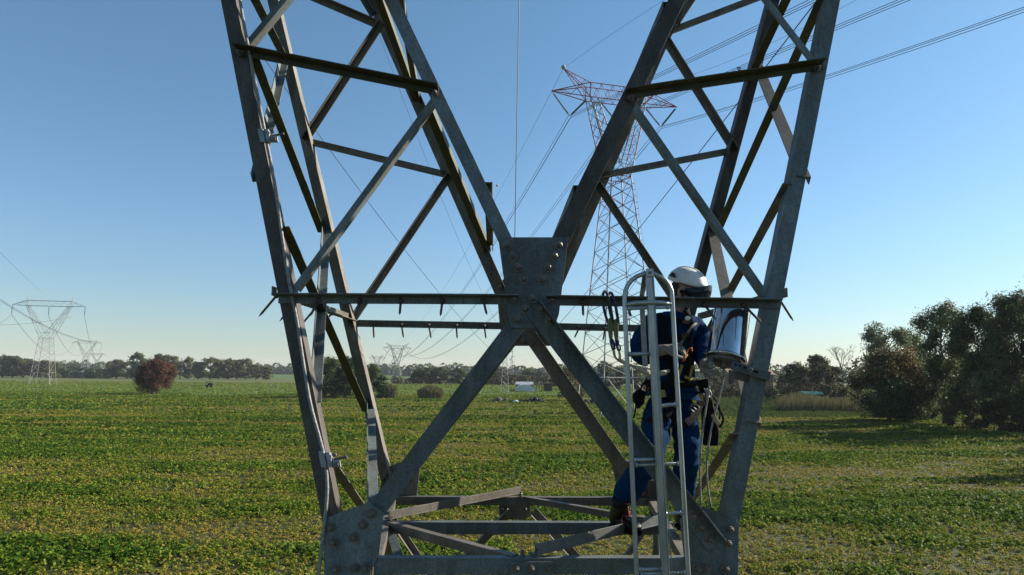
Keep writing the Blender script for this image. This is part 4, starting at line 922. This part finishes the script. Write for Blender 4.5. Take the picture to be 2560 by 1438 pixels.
def crown_pts(r_, h, w, blobs, per, z0, shape, weep, depth=1.0, top=1.0):
    """leaf centres of a crown: uneven clumps along limbs, gaps between them"""
    cs = []; hubs = []; ow = []; nl = max(6, blobs//7); S = min(w, h)
    def prof(t):
        if shape == 'round': return math.sqrt(max(.03, 1-(2*t-.95)**2))
        if shape == 'tall': return .45+.6*math.sin(math.pi*min(1, t*.9+.1))**.8 if t < .9 else .4
        if shape == 'vase': return .25+.75*math.sin(math.pi*(.12+.75*t))
        return .8*math.sqrt(max(.06, 1-t**2.2))+.2
    lobes = []
    for i in range(nl):
        t = ((i+r_.random())/nl)**.85; z = z0+(h-z0)*t*.94; a = i*2.4+r_.normal()*.5; rr = prof(t)*w/2*(.25+.6*r_.random()**.7)
        lobes.append((math.cos(a)*rr, math.sin(a)*rr*depth, z, .75+.6*r_.random()))
    for i in range(blobs):
        L_ = lobes[i % nl]; q_ = r_.normal(size=3)*np.array([1, 1, .75])*S*.085*L_[3]
        hb = np.array(L_[:3])+q_; hb[2] = min(hb[2], h*1.0); hubs.append(tuple(hb)) if i < nl else None
        s = (.04+.04*r_.random())*S
        p = r_.normal(size=(int(per*(.4+1.1*r_.random())), 3))*np.array([s, s, s*.8])
        if weep: p[:, 2] -= np.abs(r_.normal(size=len(p)))*s*weep*1.3
        cs.append(p+hb); o_ = p+q_*1.2; ow.append(o_/(np.linalg.norm(o_, axis=1)[:, None]+1e-6))
    c = np.concatenate(cs); ow = np.concatenate(ow); k = c[:, 2] > (.05*h if shape != 'bush' else .02); return c[k], ow[k], hubs
def make_tree(name, loc, h, w, m, label, cat='tree', group=None, blobs=40, per=60, leaf=.3, shape='round', z0=.2, weep=0, trunk=.025, seed=0, depth=1.0, asp=.5, m2=None, lean=0):
    r_ = np.random.default_rng(seed+77); root = thing(name, loc, label, cat, group)
    c, ow, hubs = crown_pts(r_, h, w, blobs, per, z0*h, shape, weep, depth)
    if lean: c[:, 0] += c[:, 2]*lean
    sz = leaf*(.6+.8*r_.random(len(c)))
    me = leaves_mesh('crown', c, sz, .1 if not weep else 0, m, asp=asp, seed=seed, outw=ow)
    if m2:
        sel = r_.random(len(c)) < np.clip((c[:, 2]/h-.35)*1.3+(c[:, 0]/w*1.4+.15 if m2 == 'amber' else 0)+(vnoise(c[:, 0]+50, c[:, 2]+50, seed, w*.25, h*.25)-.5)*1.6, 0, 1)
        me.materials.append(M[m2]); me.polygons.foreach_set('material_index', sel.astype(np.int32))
    o = bpy.data.objects.new('crown', me); C.objects.link(o); o.parent = root
    q = MB(); B = Vector(loc); tr = h*trunk; n = 5; z_top = h*.72; tp = []
    for i in range(n+1):
        t = i/n; tp.append(Vector((math.sin(t*2.3+seed)*w*.03+lean*t*z_top, math.cos(t*1.7+seed)*w*.03, t*z_top-.1)))
    q.tube([B+p for p in tp], [tr*(1-.8*i/n)*(1.35 if i == 0 else 1) for i in range(n+1)], 8)
    for k, hb in enumerate(hubs[:16]):
        hb = Vector(hb); hb.x += hb.z*lean; zz = max(.12*h, min(hb.z-.12*h, z_top*.9)); t = zz/z_top; s = tp[min(n-1, int(t*n))].lerp(tp[min(n, int(t*n)+1)], t*n-int(t*n))
        md = s.lerp(hb, .5)+Vector((0, 0, -.02*h)); q.tube([B+s, B+md, B+hb], [tr*.42*(1-.5*t), tr*.25, tr*.08], 5)
    q.build('trunk', 'bark', root, True); return root
def copy_tree(o, parent=None):
    c = o.copy(); C.objects.link(c); c.parent = parent
    for ch in list(o.children): copy_tree(ch, c)
    return c
def gp(px, D): p = P(px, hz(px), D); return Vector((p.x, p.y, 0))
def dims(px, D, top): return HC+(hz(px)-top)/F*D
# the red-brown bush, the dark clump and its reeds
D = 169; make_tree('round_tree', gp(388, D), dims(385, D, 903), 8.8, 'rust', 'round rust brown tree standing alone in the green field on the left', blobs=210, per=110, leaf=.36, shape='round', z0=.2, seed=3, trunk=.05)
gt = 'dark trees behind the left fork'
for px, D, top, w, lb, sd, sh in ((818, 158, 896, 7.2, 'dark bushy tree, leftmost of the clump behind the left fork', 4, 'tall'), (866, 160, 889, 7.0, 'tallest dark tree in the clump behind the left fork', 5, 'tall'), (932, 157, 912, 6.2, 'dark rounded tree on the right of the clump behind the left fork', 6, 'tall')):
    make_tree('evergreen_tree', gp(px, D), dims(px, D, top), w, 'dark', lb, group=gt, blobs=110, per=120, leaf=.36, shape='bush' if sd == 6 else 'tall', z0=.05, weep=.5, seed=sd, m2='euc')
make_tree('shrub', gp(962, 158), 3.6, 2.9, 'dark', 'small dark green shrub between the dark clump and the reeds', 'shrub', blobs=30, per=60, leaf=.28, shape='bush', z0=.03, seed=8)
def reeds(px, D, w, h, label, seed, n=700, m='reed'):
    r_ = np.random.default_rng(seed); loc = gp(px, D); root = thing('reed_clump', loc, label, 'reeds'); q = MB()
    for i in range(n):
        a = r_.random()*6.28; rr = r_.random()**.5*w/2; x, y = math.cos(a)*rr, math.sin(a)*rr*.7; hh = h*(.45+.6*r_.random())*(1-.35*(2*rr/w)**2); lx_ = x*.12+r_.normal()*.2; b_ = loc+Vector((x, y, 0)); t_ = b_+Vector((lx_, r_.normal()*.2, hh)); s = Vector((.06+.05*r_.random(), 0, 0))
        q.add([b_-s, b_+s, t_+s*1.3, t_-s*1.3], [(0, 1, 2, 3)])
    q.build('blades', m, root); return root
reeds(975, 157, 2.9, 3.2, 'straw coloured reed clump at the right foot of the dark trees', 1, 500)
reeds(1077, 157, 5.0, 2.9, 'rounded olive brown reed clump alone in the field, left of the diagonal', 2, 1100, 'reed')
# far rows: six kinds, then copies
kinds = []
for i, (m_, sh, w_, wp, z0, m2) in enumerate((('euc', 'tall', 9.5, .6, .08, 'pale'), ('pale', 'tall', 8.5, .6, .1, None), ('olive', 'round', 10, 0, .12, 'euc'), ('euc', 'vase', 10.5, .3, .15, 'pale'), ('dark', 'bush', 9, .2, .05, 'euc'), ('olive', 'vase', 7, .2, .2, None))):
    kinds.append((m_, sh, w_, wp, z0, m2))
protos = {}
GF = 'trees along the far edge of the field'
def far_tree(k, px, D, top, w, label, group=GF):
    m_, sh, w_, wp, z0, m2 = kinds[k]; h = dims(px, D, top); s = h/15.0; sw = (w/F*D)/w_
    if k not in protos:
        protos[k] = make_tree('field_tree', gp(px, D), 15.0, w_, m_, label, group=group, blobs=95, per=70, leaf=.85, shape=sh, z0=z0, weep=wp, seed=20+k, m2=m2, trunk=.02); o = protos[k]
    else: o = copy_tree(protos[k]); tag(o, label, 'tree', group)
    o.location = gp(px, D); o.scale = (sw, sw, s); o.rotation_euler = (0, 0, 0 if o is protos[k] else px*1.7); return o
row = [(0, 6, 887, 34), (2, 34, 890, 36), (2, 62, 897, 34), (0, 88, 902, 32), (1, 112, 899, 30), (0, 136, 904, 28),
       (0, 276, 904, 30), (1, 292, 897, 30), (0, 318, 902, 32), (0, 343, 881, 34), (4, 370, 899, 34), (5, 402, 884, 26), (1, 428, 887, 32), (4, 450, 903, 30), (0, 472, 892, 26), (1, 497, 903, 28), (0, 525, 893, 34), (3, 548, 899, 28), (0, 570, 896, 34), (1, 592, 897, 30), (0, 614, 896, 38), (2, 640, 912, 24)]
desc = ['first dark tree at the left picture edge', 'olive tree behind the left foot of the flat armed pylon', 'brownish tree just left of the flat armed pylon', 'green tree behind the body of the flat armed pylon', 'pale tree touching the right side of the flat armed pylon', 'last tree of the short row right of the flat armed pylon',
        'first low tree of the long far row, after the gap', 'pale low tree second in the long far row', 'dark tree third in the long far row', 'tallest tree of the far row, left above the rust tree', 'dark tree mostly hidden by the rust brown tree', 'slender sparse tree rising right of the rust tree top', 'pale tall tree next to the slender sparse one', 'dark low tree right of the rust brown tree', 'narrow pointed tree in the middle of the far row', 'pale low tree after the narrow pointed one', 'broad dark tree above the field trailer', 'vase shaped tree right of the broad dark tree', 'dense green tree of the far row, near its right third', 'pale tree wedged between two dense green ones', 'broad tree near the right end of the long far row', 'small brownish tree ending the long far row']
for (k, px, top, w), d in zip(row, desc): far_tree(k, px, 437+(px % 7)*3, top, w*1.4, d)
far_tree(1, 668, 420, 915, 30, 'lone pale tree right of the long far row')
for k, px, top, w, d in ((2, 1045, 922, 34, 'leftmost of four grey green trees left of the slim mast'), (0, 1072, 916, 36, 'tall dark one of four grey green trees left of the slim mast'), (3, 1100, 917, 42, 'broad spreading one of four grey green trees left of the slim mast'), (0, 1145, 919, 38, 'rightmost of four grey green trees left of the slim mast')):
    far_tree(k, px, 340, top, w*1.1, d, 'grey green trees left of the slim mast')
for k, px, D, top, w, d in ((3, 1240, 480, 917, 60, 'hazy round tree behind the slim mast'), (4, 1322, 470, 923, 48, 'hazy round tree above the polytunnel'), (2, 1352, 460, 926, 36, 'thin hazy tree right of the polytunnel tree'), (2, 1290, 430, 936, 50, 'low olive scrub tree between the slim mast and the polytunnel'),
                             (4, 1395, 300, 925, 40, 'dark tree behind the diagonal, right of the open shed'), (2, 1512, 250, 903, 40, 'brownish tree inside the legs of the red and white pylon'), (4, 1548, 260, 918, 44, 'dark tree behind the right legs of the red and white pylon'), (2, 1590, 240, 925, 46, 'low tree between the red and white pylon and the ladder'), (4, 1470, 255, 925, 44, 'dark low tree left of the red and white pylon foot'),
                             (4, 1640, 260, 928, 60, 'dark tree behind the waist of the worker'), (0, 1795, 210, 922, 50, 'dark tree between the worker and the brick house'), (4, 1840, 215, 930, 46, 'dark tree seen under the slotted bracket'), (2, 1960, 200, 935, 40, 'low reddish scrub tree right of the brick house'),
                             (4, 1992, 175, 908, 62, 'dark conical tree right of the pylon leg'), (2, 2048, 172, 888, 66, 'reddish brown tree beside the bare one'), (5, 2085, 176, 915, 50, 'thin brown tree under the bare crown')):
    far_tree(k, px, D, top, w*1.1, d, 'trees of the middle distance')
# tree behind the diagonal
D = 150; make_tree('bushy_tree', gp(1428, D), dims(1428, D, 884), 7.0, 'euc', 'bushy tree behind the front diagonal, left of the red and white pylon', blobs=80, per=80, leaf=.32, shape='tall', z0=.05, weep=.4, seed=31, m2='amber')
# right side
D = 140; make_tree('umbrella_tree', gp(2212, D), dims(2212, D, 812), 9.5, 'euc', 'hazy spreading tree behind the amber bush', blobs=130, per=80, leaf=.4, shape='vase', z0=.3, seed=41, m2='pale')
D = 150; make_tree('umbrella_tree', gp(2285, D), dims(2285, D, 822), 9, 'euc', 'hazy tree between the amber bush and the tall right trees', blobs=130, per=80, leaf=.4, shape='tall', z0=.2, weep=.4, seed=42)
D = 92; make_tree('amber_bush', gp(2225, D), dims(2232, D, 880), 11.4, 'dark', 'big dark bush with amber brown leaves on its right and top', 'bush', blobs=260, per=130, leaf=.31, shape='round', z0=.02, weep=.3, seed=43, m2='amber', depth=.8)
gr = 'tall eucalyptus trees at the right edge'
for px, D, top, w, lb, sd, bl in ((2354, 88, 750, 6.8, 'tall drooping eucalyptus, leftmost of the three at the right edge', 51, 120), (2450, 80, 750, 6.9, 'tall dark eucalyptus in the middle at the right edge', 52, 120), (2545, 76, 722, 7.8, 'tallest eucalyptus, cut by the right picture edge', 53, 150)):
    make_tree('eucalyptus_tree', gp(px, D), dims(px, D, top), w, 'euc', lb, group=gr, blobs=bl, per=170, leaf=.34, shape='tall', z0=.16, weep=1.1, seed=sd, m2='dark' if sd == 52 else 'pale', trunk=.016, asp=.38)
make_tree('eucalyptus_tree', gp(2640, 72), 17, 9, 'dark', 'eucalyptus standing just beyond the right picture edge', group=gr, blobs=90, per=90, leaf=.3, shape='tall', z0=.1, weep=1, seed=54, m2='euc')
for px, D, h, w, lb, sd, m_ in ((2402, 80, 3.6, 4.2, 'olive undergrowth shrub at the foot of the leftmost eucalyptus', 61, 'olive'), (2478, 77, 3.2, 3.8, 'dark undergrowth shrub below the middle eucalyptus', 62, 'dark'), (2318, 96, 2.6, 5, 'dark low shrub between the amber bush and the eucalyptus', 63, 'dark'), (2540, 74, 2.2, 4, 'dry brown shrub at the right picture edge', 64, 'olive')):
    make_tree('undergrowth_shrub', gp(px, D), h, w, m_, lb, 'shrub', 'shrubs under the right trees', blobs=80, per=80, leaf=.24, shape='bush', z0=.02, seed=sd)
for x, y, h, sd in ((46, 44, 12, 71), (56, 48, 14, 72), (64, 60, 15, 73), (43, 37, 9, 74)):      # stand outside the frame, their shade falls into it
    make_tree('eucalyptus_tree', (x, y+4, 0), h, 8, 'euc', 'eucalyptus outside the picture on the right', group=gr, blobs=50, per=60, leaf=.45, shape='tall', z0=.1, weep=.6, seed=sd)
# bare tree
D = 172; loc = gp(2105, D); root = thing('bare_tree', loc, 'bare leafless tree with a fan of fine twigs against the pale sky', 'tree'); q = MB(); r_ = random.Random(4); hh = dims(2105, D, 844)
def limb(p, d, ln, r, lev):
    e = p+d*ln; q.tube([p, p+d*ln*.5+Vector((r_.gauss(0, .02), r_.gauss(0, .02), 0))*ln, e], [r, r*.8, r*.6], 5)
    if lev == 0: return
    for i in range(3 if lev > 1 else 4):
        nd = (d+Vector((r_.gauss(0, .42), r_.gauss(0, .42), r_.gauss(.1, .18)))).normalized(); limb(e-d*ln*r_.random()*.3, nd, ln*r_.uniform(.55, .75), max(r*.6, .018), lev-1)
trunk_top = hh*.5
q.tube([loc, loc+Vector((.15, 0, trunk_top*.5)), loc+Vector((0, 0, trunk_top))], [.2, .16, .12], 7); q.build('trunk', 'bark', root, True); q = MB()
for i in range(5): limb(loc+Vector((0, 0, trunk_top*(.75+.06*i))), Vector((r_.gauss(0, .32), r_.gauss(0, .32), 1)).normalized(), hh*.2, .09, 3)
q.build('crown', 'bark', root)
# reed strip and rough grass on the right, hedge and far woods
r_ = np.random.default_rng(9)
def strip(name, x0, x1, D0, D1, h, n, m, label, cat, w=.07, seed=1, clump=0):
    r_ = np.random.default_rng(seed); t = r_.random(n); px = x0+(x1-x0)*t; D = D0+(D1-D0)*r_.random(n); X = (px-1280)/F*D
    hh = h*(.5+.6*r_.random(n))*(.6+.8*vnoise(X, D, seed, 3, 5)); lean = r_.normal(size=(n, 2))*.18*h; wv = w*(.6+.8*r_.random(n))
    V = np.stack([np.stack([X-wv, D, 0*X], 1), np.stack([X+wv, D, 0*X], 1), np.stack([X+lean[:, 0]+wv*.4, D+lean[:, 1], hh], 1), np.stack([X+lean[:, 0]-wv*.4, D+lean[:, 1], hh], 1)], 1).reshape(-1, 3)
    q = MB(); q.v = [Vector(v) for v in V]; q.f = [(4*i, 4*i+1, 4*i+2, 4*i+3) for i in range(n)]; o = q.build(name, m); return tag(o, label, cat, kind='stuff')
strip('reed_bed', 1945, 2150, 112, 124, 2.1, 6200, 'reed', 'yellowish bed of reeds in front of the green roofed shed', 'reeds', .06, 3)
strip('rough_grass', 1680, 2240, 98, 112, .4, 7000, 'euc', 'rough dry grass verge at the field edge on the right', 'grass', .08, 4)
strip('rough_grass', 1740, 1960, 112, 150, 1.1, 4200, 'euc', 'weedy grass in front of the brick house', 'grass', .1, 5)
def woods(name, x0, x1, D, h, n, m, label, seed, leaf=1.6):
    r_ = np.random.default_rng(seed); k = int((x1-x0)/9)+2; cs_ = []
    for i in range(k):
        px = x0+(x1-x0)*(i+r_.random()*.7)/k; X = (px-1280)/F*D; hh = h*(.65+.5*r_.random()); ww = h*.55*(.7+.6*r_.random()); t = r_.random(n//k)
        a = r_.random(n//k)*6.28; rr = np.sqrt(np.clip(1-(1.9*t-.85)**2, .05, 1))*ww*(.5+.5*r_.random(n//k))
        cs_.append(np.stack([X+np.cos(a)*rr, D+np.sin(a)*rr, t*hh], 1))
    c = np.concatenate(cs_); o = bpy.data.objects.new(name, leaves_mesh(name, c, leaf*(.6+.8*r_.random(len(c))), .1, m, seed=seed)); C.objects.link(o); return tag(o, label, 'woodland', kind='stuff')
woods('far_woodland', -60, 270, 900, 15, 5200, 'euc', 'blue grey far woodland in the gap of the left tree row', 1, 3)
woods('far_woodland', 640, 1000, 1000, 16, 6500, 'euc', 'blue grey far woodland behind the left fork', 2, 3.2)
woods('far_woodland', 1000, 1560, 820, 14, 7500, 'euc', 'hazy far woodland behind the polytunnel', 3, 2.8)
woods('far_woodland', 1560, 2200, 520, 13, 6500, 'euc', 'far woodland behind the worker and the brick house', 4, 2.2)
woods('far_woodland', 2150, 2700, 300, 13, 6500, 'dark', 'dark woodland behind the right trees', 5, 1.4)
woods('far_hedge', 135, 275, 455, 6.5, 3600, 'dark', 'dark low hedge joining the two parts of the left tree row', 6, 1.0)
woods('far_hedge', 985, 1260, 345, 3.2, 3000, 'olive', 'low scrubby hedge at the field edge behind the reed clump', 7, .8)
woods('far_hedge', 1190, 1520, 330, 4.5, 4200, 'olive', 'brownish scrub behind the polytunnel', 8, .9)
woods('far_hedge', 1690, 2140, 165, 3.6, 6500, 'olive', 'brown bramble hedge in front of the brick house', 9, .55)
woods('far_hedge', 2230, 2700, 110, 3.0, 6500, 'dark', 'dark undergrowth behind the right trees', 10, .6)
# ================================================================ farm things
M['plastic'] = noise_mat('polytunnel_film', (.5, .52, .52), (.66, .68, .68), .6, .35, 0, .1)
M['brick'] = noise_mat('brick_wall', (.17, .075, .05), (.25, .12, .08), 1.2, .9, 0, .2)
M['tin'] = noise_mat('tin_roof', (.3, .31, .32), (.42, .43, .44), .8, .5, .3, .1)
M['rooftile'] = noise_mat('tile_roof', (.18, .1, .07), (.26, .15, .1), 1.5, .85, 0, .2)
M['greenroof'] = noise_mat('green_sheet_roof', (.06, .2, .13), (.1, .28, .18), .7, .5, 0, .1)
M['blackbag'] = noise_mat('black_plastic_heap', (.008, .008, .011), (.022, .022, .028), 2, .75, 0, .4, spec=.2)
M['timber'] = noise_mat('dark_timber', (.05, .035, .03), (.1, .07, .055), 2, .85, 0, .2)
M['dirt'] = noise_mat('soil_heap', (.05, .045, .035), (.1, .09, .06), 1.5, .95, 0, .5)
M['glass'] = noise_mat('window_glass', (.12, .16, .2), (.2, .25, .3), .5, .1, 0, 0)
D = 219; c0 = gp(1314, D); pt = thing('polytunnel', c0, 'white plastic polytunnel at the far edge of the green field', 'polytunnel')
q = MB(); w = 3.2; 
arc = [c0+Vector((-w*math.cos(math.pi*i/14), 0, 2.15*math.sin(math.pi*i/14))) for i in range(15)]; q.prism(arc, Vector((0, 12, 0))); q.build('film_cover', 'plastic', pt)
q = MB(); q.prism([c0+Vector((-.7, -.03, 0)), c0+Vector((.5, -.03, 0)), c0+Vector((.5, -.03, 1.3)), c0+Vector((-.7, -.03, 1.3))], (0, -.04, 0)); q.build('door', 'plastic', pt)
q = MB()
for k in (0, 6): q.tube([p+Vector((0, -.05+k*2, .03)) for p in arc], .05, 5)
q.build('hoop', 'lightgrey', pt)
sh = thing('tin_roofed_barn', gp(1311, 247), 'low barn with a pale tin roof behind the polytunnel', 'barn'); b_ = Vector(sh.location)
q = MB(); q.obox(b_+Vector((0, 0, .85)), (2.9, 0, 0), (0, 2.5, 0), (0, 0, .85)); q.build('wall', 'timber', sh); q = MB(); q.prism([b_+Vector((-3.1, -3, 1.75)), b_+Vector((-3.1, 0, 2.65)), b_+Vector((-3.1, 3, 1.75)), b_+Vector((-3.1, 3, 1.68)), b_+Vector((-3.1, -3, 1.68))], (6.2, 0, 0)); q.build('roof', 'tin', sh)
sh = thing('open_shed', gp(1360, 224), 'dark open timber shed right of the polytunnel', 'shed'); b_ = Vector(sh.location)
q = MB(); q.obox(b_+Vector((0, 0, 2.5)), (2.6, 0, 0), (0, 2, 0), (0, 0, .09)); q.build('roof', 'timber', sh); q = MB(); q.obox(b_+Vector((1.2, .8, 1.18)), (1.3, 0, 0), (0, 1, 0), (0, 0, 1.18)); q.build('wall', 'timber', sh)
for x in (-2.4, -1.6, -.7, .0, 2.4):
    q = MB(); q.obox(b_+Vector((x, -1.8, 1.2)), (.09, 0, 0), (0, .09, 0), (0, 0, 1.2)); q.build('post', 'timber', sh)
sh = thing('farm_building', gp(208, 560), 'low white farm building far off behind the left row', 'building'); b_ = Vector(sh.location)
q = MB(); q.obox(b_+Vector((0, 0, 1.6)), (8, 0, 0), (0, 4, 0), (0, 0, 1.6)); q.build('wall', 'white', sh); q = MB(); q.prism([b_+Vector((-8.4, -4.6, 3.22)), b_+Vector((-8.4, 0, 4.6)), b_+Vector((-8.4, 4.6, 3.22))], (16.8, 0, 0)); q.build('roof', 'tin', sh)
D = 190; hs = thing('brick_house', gp(1880, D), 'reddish brick house with a low tiled roof behind the right pylon leg', 'house'); b_ = Vector(hs.location)
q = MB(); q.obox(b_+Vector((0, 4, 2.9)), (5.6, 0, 0), (0, 4, 0), (0, 0, 2.9)); q.build('wall', 'brick', hs); q = MB(); q.prism([b_+Vector((-6.2, -.8, 5.82)), b_+Vector((-6.2, 4, 7.3)), b_+Vector((-6.2, 8.8, 5.82))], (12.4, 0, 0)); q.build('roof', 'rooftile', hs)
for x, z in ((-3.3, 4.2), (0, 4.2), (3.3, 4.2), (-3.3, 1.6), (3.3, 1.6)):
    q = MB(); q.obox(b_+Vector((x, -.02, z)), (.55, 0, 0), (0, .03, 0), (0, 0, .75)); f_ = q.build('window', 'white', hs); q = MB(); q.obox(b_+Vector((x, -.06, z)), (.45, 0, 0), (0, .02, 0), (0, 0, .64)); q.build('pane', 'glass', f_)
sh = thing('green_roofed_shed', gp(2024, 142), 'long low shed with a green sheet roof above the reeds', 'shed'); b_ = Vector(sh.location)
q = MB(); q.obox(b_+Vector((0, 0, 1.0)), (1.75, 0, 0), (0, 1.4, 0), (0, 0, 1.0)); q.build('wall', 'timber', sh); q = MB(); q.prism([b_+Vector((-1.95, -1.7, 2.02)), b_+Vector((-1.95, -1.2, 2.5)), b_+Vector((-1.95, 1.2, 2.5)), b_+Vector((-1.95, 1.7, 2.02))], (3.9, 0, 0)); q.build('roof', 'greenroof', sh)
# field trailer on the left
D = 240; tl = thing('field_trailer', gp(528, D), 'small dark field trailer standing on the green field left of the pylon', 'trailer'); b_ = Vector(tl.location)
q = MB(); q.obox(b_+Vector((0, 0, .75)), (1.3, 0, 0), (0, .8, 0), (0, 0, .09)); q.tube([b_+Vector((-1.3, 0, .6)), b_+Vector((-6.5, 0, .4))], .09, 6); q.build('chassis', 'timber', tl)
q = MB()
for sx in (-1.25, 1.25):
    for sy in (-.75, .75): q.tube([b_+Vector((sx, sy, .8)), b_+Vector((sx, sy, 2.0))], .07, 5)
q.obox(b_+Vector((0, 0, 2.03)), (1.45, 0, 0), (0, .9, 0), (0, 0, .05)); q.build('frame', 'timber', tl)
for sx in (-.6, .6):
    q = MB(); q.lathe(b_+Vector((sx, -.95, .42)), b_+Vector((sx, -.75, .42)), [(0, .36), (.2, .42), (.8, .42), (1, .36)], 14); q.build('wheel', 'black', tl)
q = MB(); q.ball(b_+Vector((0, 0, 1.1)), .7, 10, 7, (1.4, .8, .6)); q.build('load', 'blackbag', tl)
# heaps by the field edge
def heap(px, D, wpx, h, m, label, cat, seed, n=16):
    loc = gp(px, D); r_ = random.Random(seed); q = MB(); w = wpx/F*D
    for i in range(n):
        x = (r_.random()-.5)*w; s = h*(.35+.5*r_.random())*(1-abs(2*x/w)**2*.6); q.ball(loc+Vector((x, r_.gauss(0, .5), s*.45)), s, 9, 6, (1.2+.6*r_.random(), 1, .75), Euler((r_.random(), r_.random(), r_.random()*6)).to_matrix())
    o = q.build('heap' if cat == 'heap' else 'sack_pile', m); 
    tx = bpy.data.textures.new('lumps', 'CLOUDS'); tx.noise_scale = .25; dm = o.modifiers.new('lumps', 'DISPLACE'); dm.texture = tx; dm.strength = .16; return tag(o, label, cat)
heap(1250, 141, 40, .8, 'dirt', 'brown soil heap left of the white sacks', 'heap', 1)
heap(1287, 139, 16, .55, 'plastic', 'white plastic sacks heaped between the soil and the black heap', 'sacks', 2, 5)
heap(1330, 141, 68, .9, 'blackbag', 'long black plastic heap right of the white sacks', 'heap', 3, 26)
heap(1470, 138, 36, .8, 'blackbag', 'black heap at the foot of the red and white pylon', 'heap', 4)
# ================================================================ air, sky, sun
sun_az, sun_el = R(68), R(27)
M['haze'] = bpy.data.materials.new('haze_air'); M['haze'].use_nodes = True; nt = M['haze'].node_tree; nt.nodes.clear()
out = nt.nodes.new('ShaderNodeOutputMaterial'); v = nt.nodes.new('ShaderNodeVolumePrincipled'); v.inputs['Color'].default_value = (.84, .92, 1, 1); v.inputs['Density'].default_value = HAZE; v.inputs['Anisotropy'].default_value = 0.0; nt.links.new(v.outputs[0], out.inputs['Volume'])
q = MB(); q.obox((0, 1550, 29.5), (3450, 0, 0), (0, 1900, 0), (0, 0, 30.5))
if HAZE: tag(q.build('haze', 'haze'), kind='stuff')
wd = bpy.data.worlds.new('World'); sc.world = wd; wd.use_nodes = True; nt = wd.node_tree
sky = nt.nodes.new('ShaderNodeTexSky'); sky.sky_type = 'NISHITA'; sky.sun_disc = False; sky.sun_elevation = sun_el; sky.sun_rotation = sun_az; sky.air_density = 1.0; sky.dust_density = .2; sky.ozone_density = 1.6; sky.altitude = 50
bg = nt.nodes['Background']; bg.inputs['Strength'].default_value = SKY; tn = nt.nodes.new('ShaderNodeMixRGB'); tn.blend_type = 'MULTIPLY'; tn.inputs[0].default_value = 1; tcw = nt.nodes.new('ShaderNodeTexCoord'); sw = nt.nodes.new('ShaderNodeSeparateXYZ'); nt.links.new(tcw.outputs['Generated'], sw.inputs[0])
rw_ = ramp(nt, [(0, (.60, .66, .74)), (.04, (.62, .70, .79)), (.18, (.70, .86, .97)), (.5, (.74, .99, 1.03))], sw.outputs['Z']); nt.links.new(rw_.outputs[0], tn.inputs[2]); nt.links.new(sky.outputs[0], tn.inputs[1]); nt.links.new(tn.outputs[0], bg.inputs[0])
sd = bpy.data.lights.new('sun', 'SUN'); sd.energy = SUN; sd.angle = R(.5); sd.color = (1, .93, .82); so = bpy.data.objects.new('sun', sd); C.objects.link(so)
dv = Vector((math.sin(sun_az)*math.cos(sun_el), math.cos(sun_az)*math.cos(sun_el), math.sin(sun_el))); so.rotation_euler = dv.to_track_quat('Z', 'Y').to_euler(); so.location = (20, 10, 60)
sc.view_settings.view_transform = 'Standard'; sc.view_settings.look = 'None'; sc.view_settings.exposure = EXPO; sc.view_settings.gamma = 1
sc.render.engine = 'CYCLES'; sc.cycles.use_denoising = True
try: sc.cycles.denoiser = 'OPENIMAGEDENOISE'
except Exception: pass
sc.cycles.max_bounces = 6; sc.cycles.volume_bounces = 0; sc.cycles.transparent_max_bounces = 4
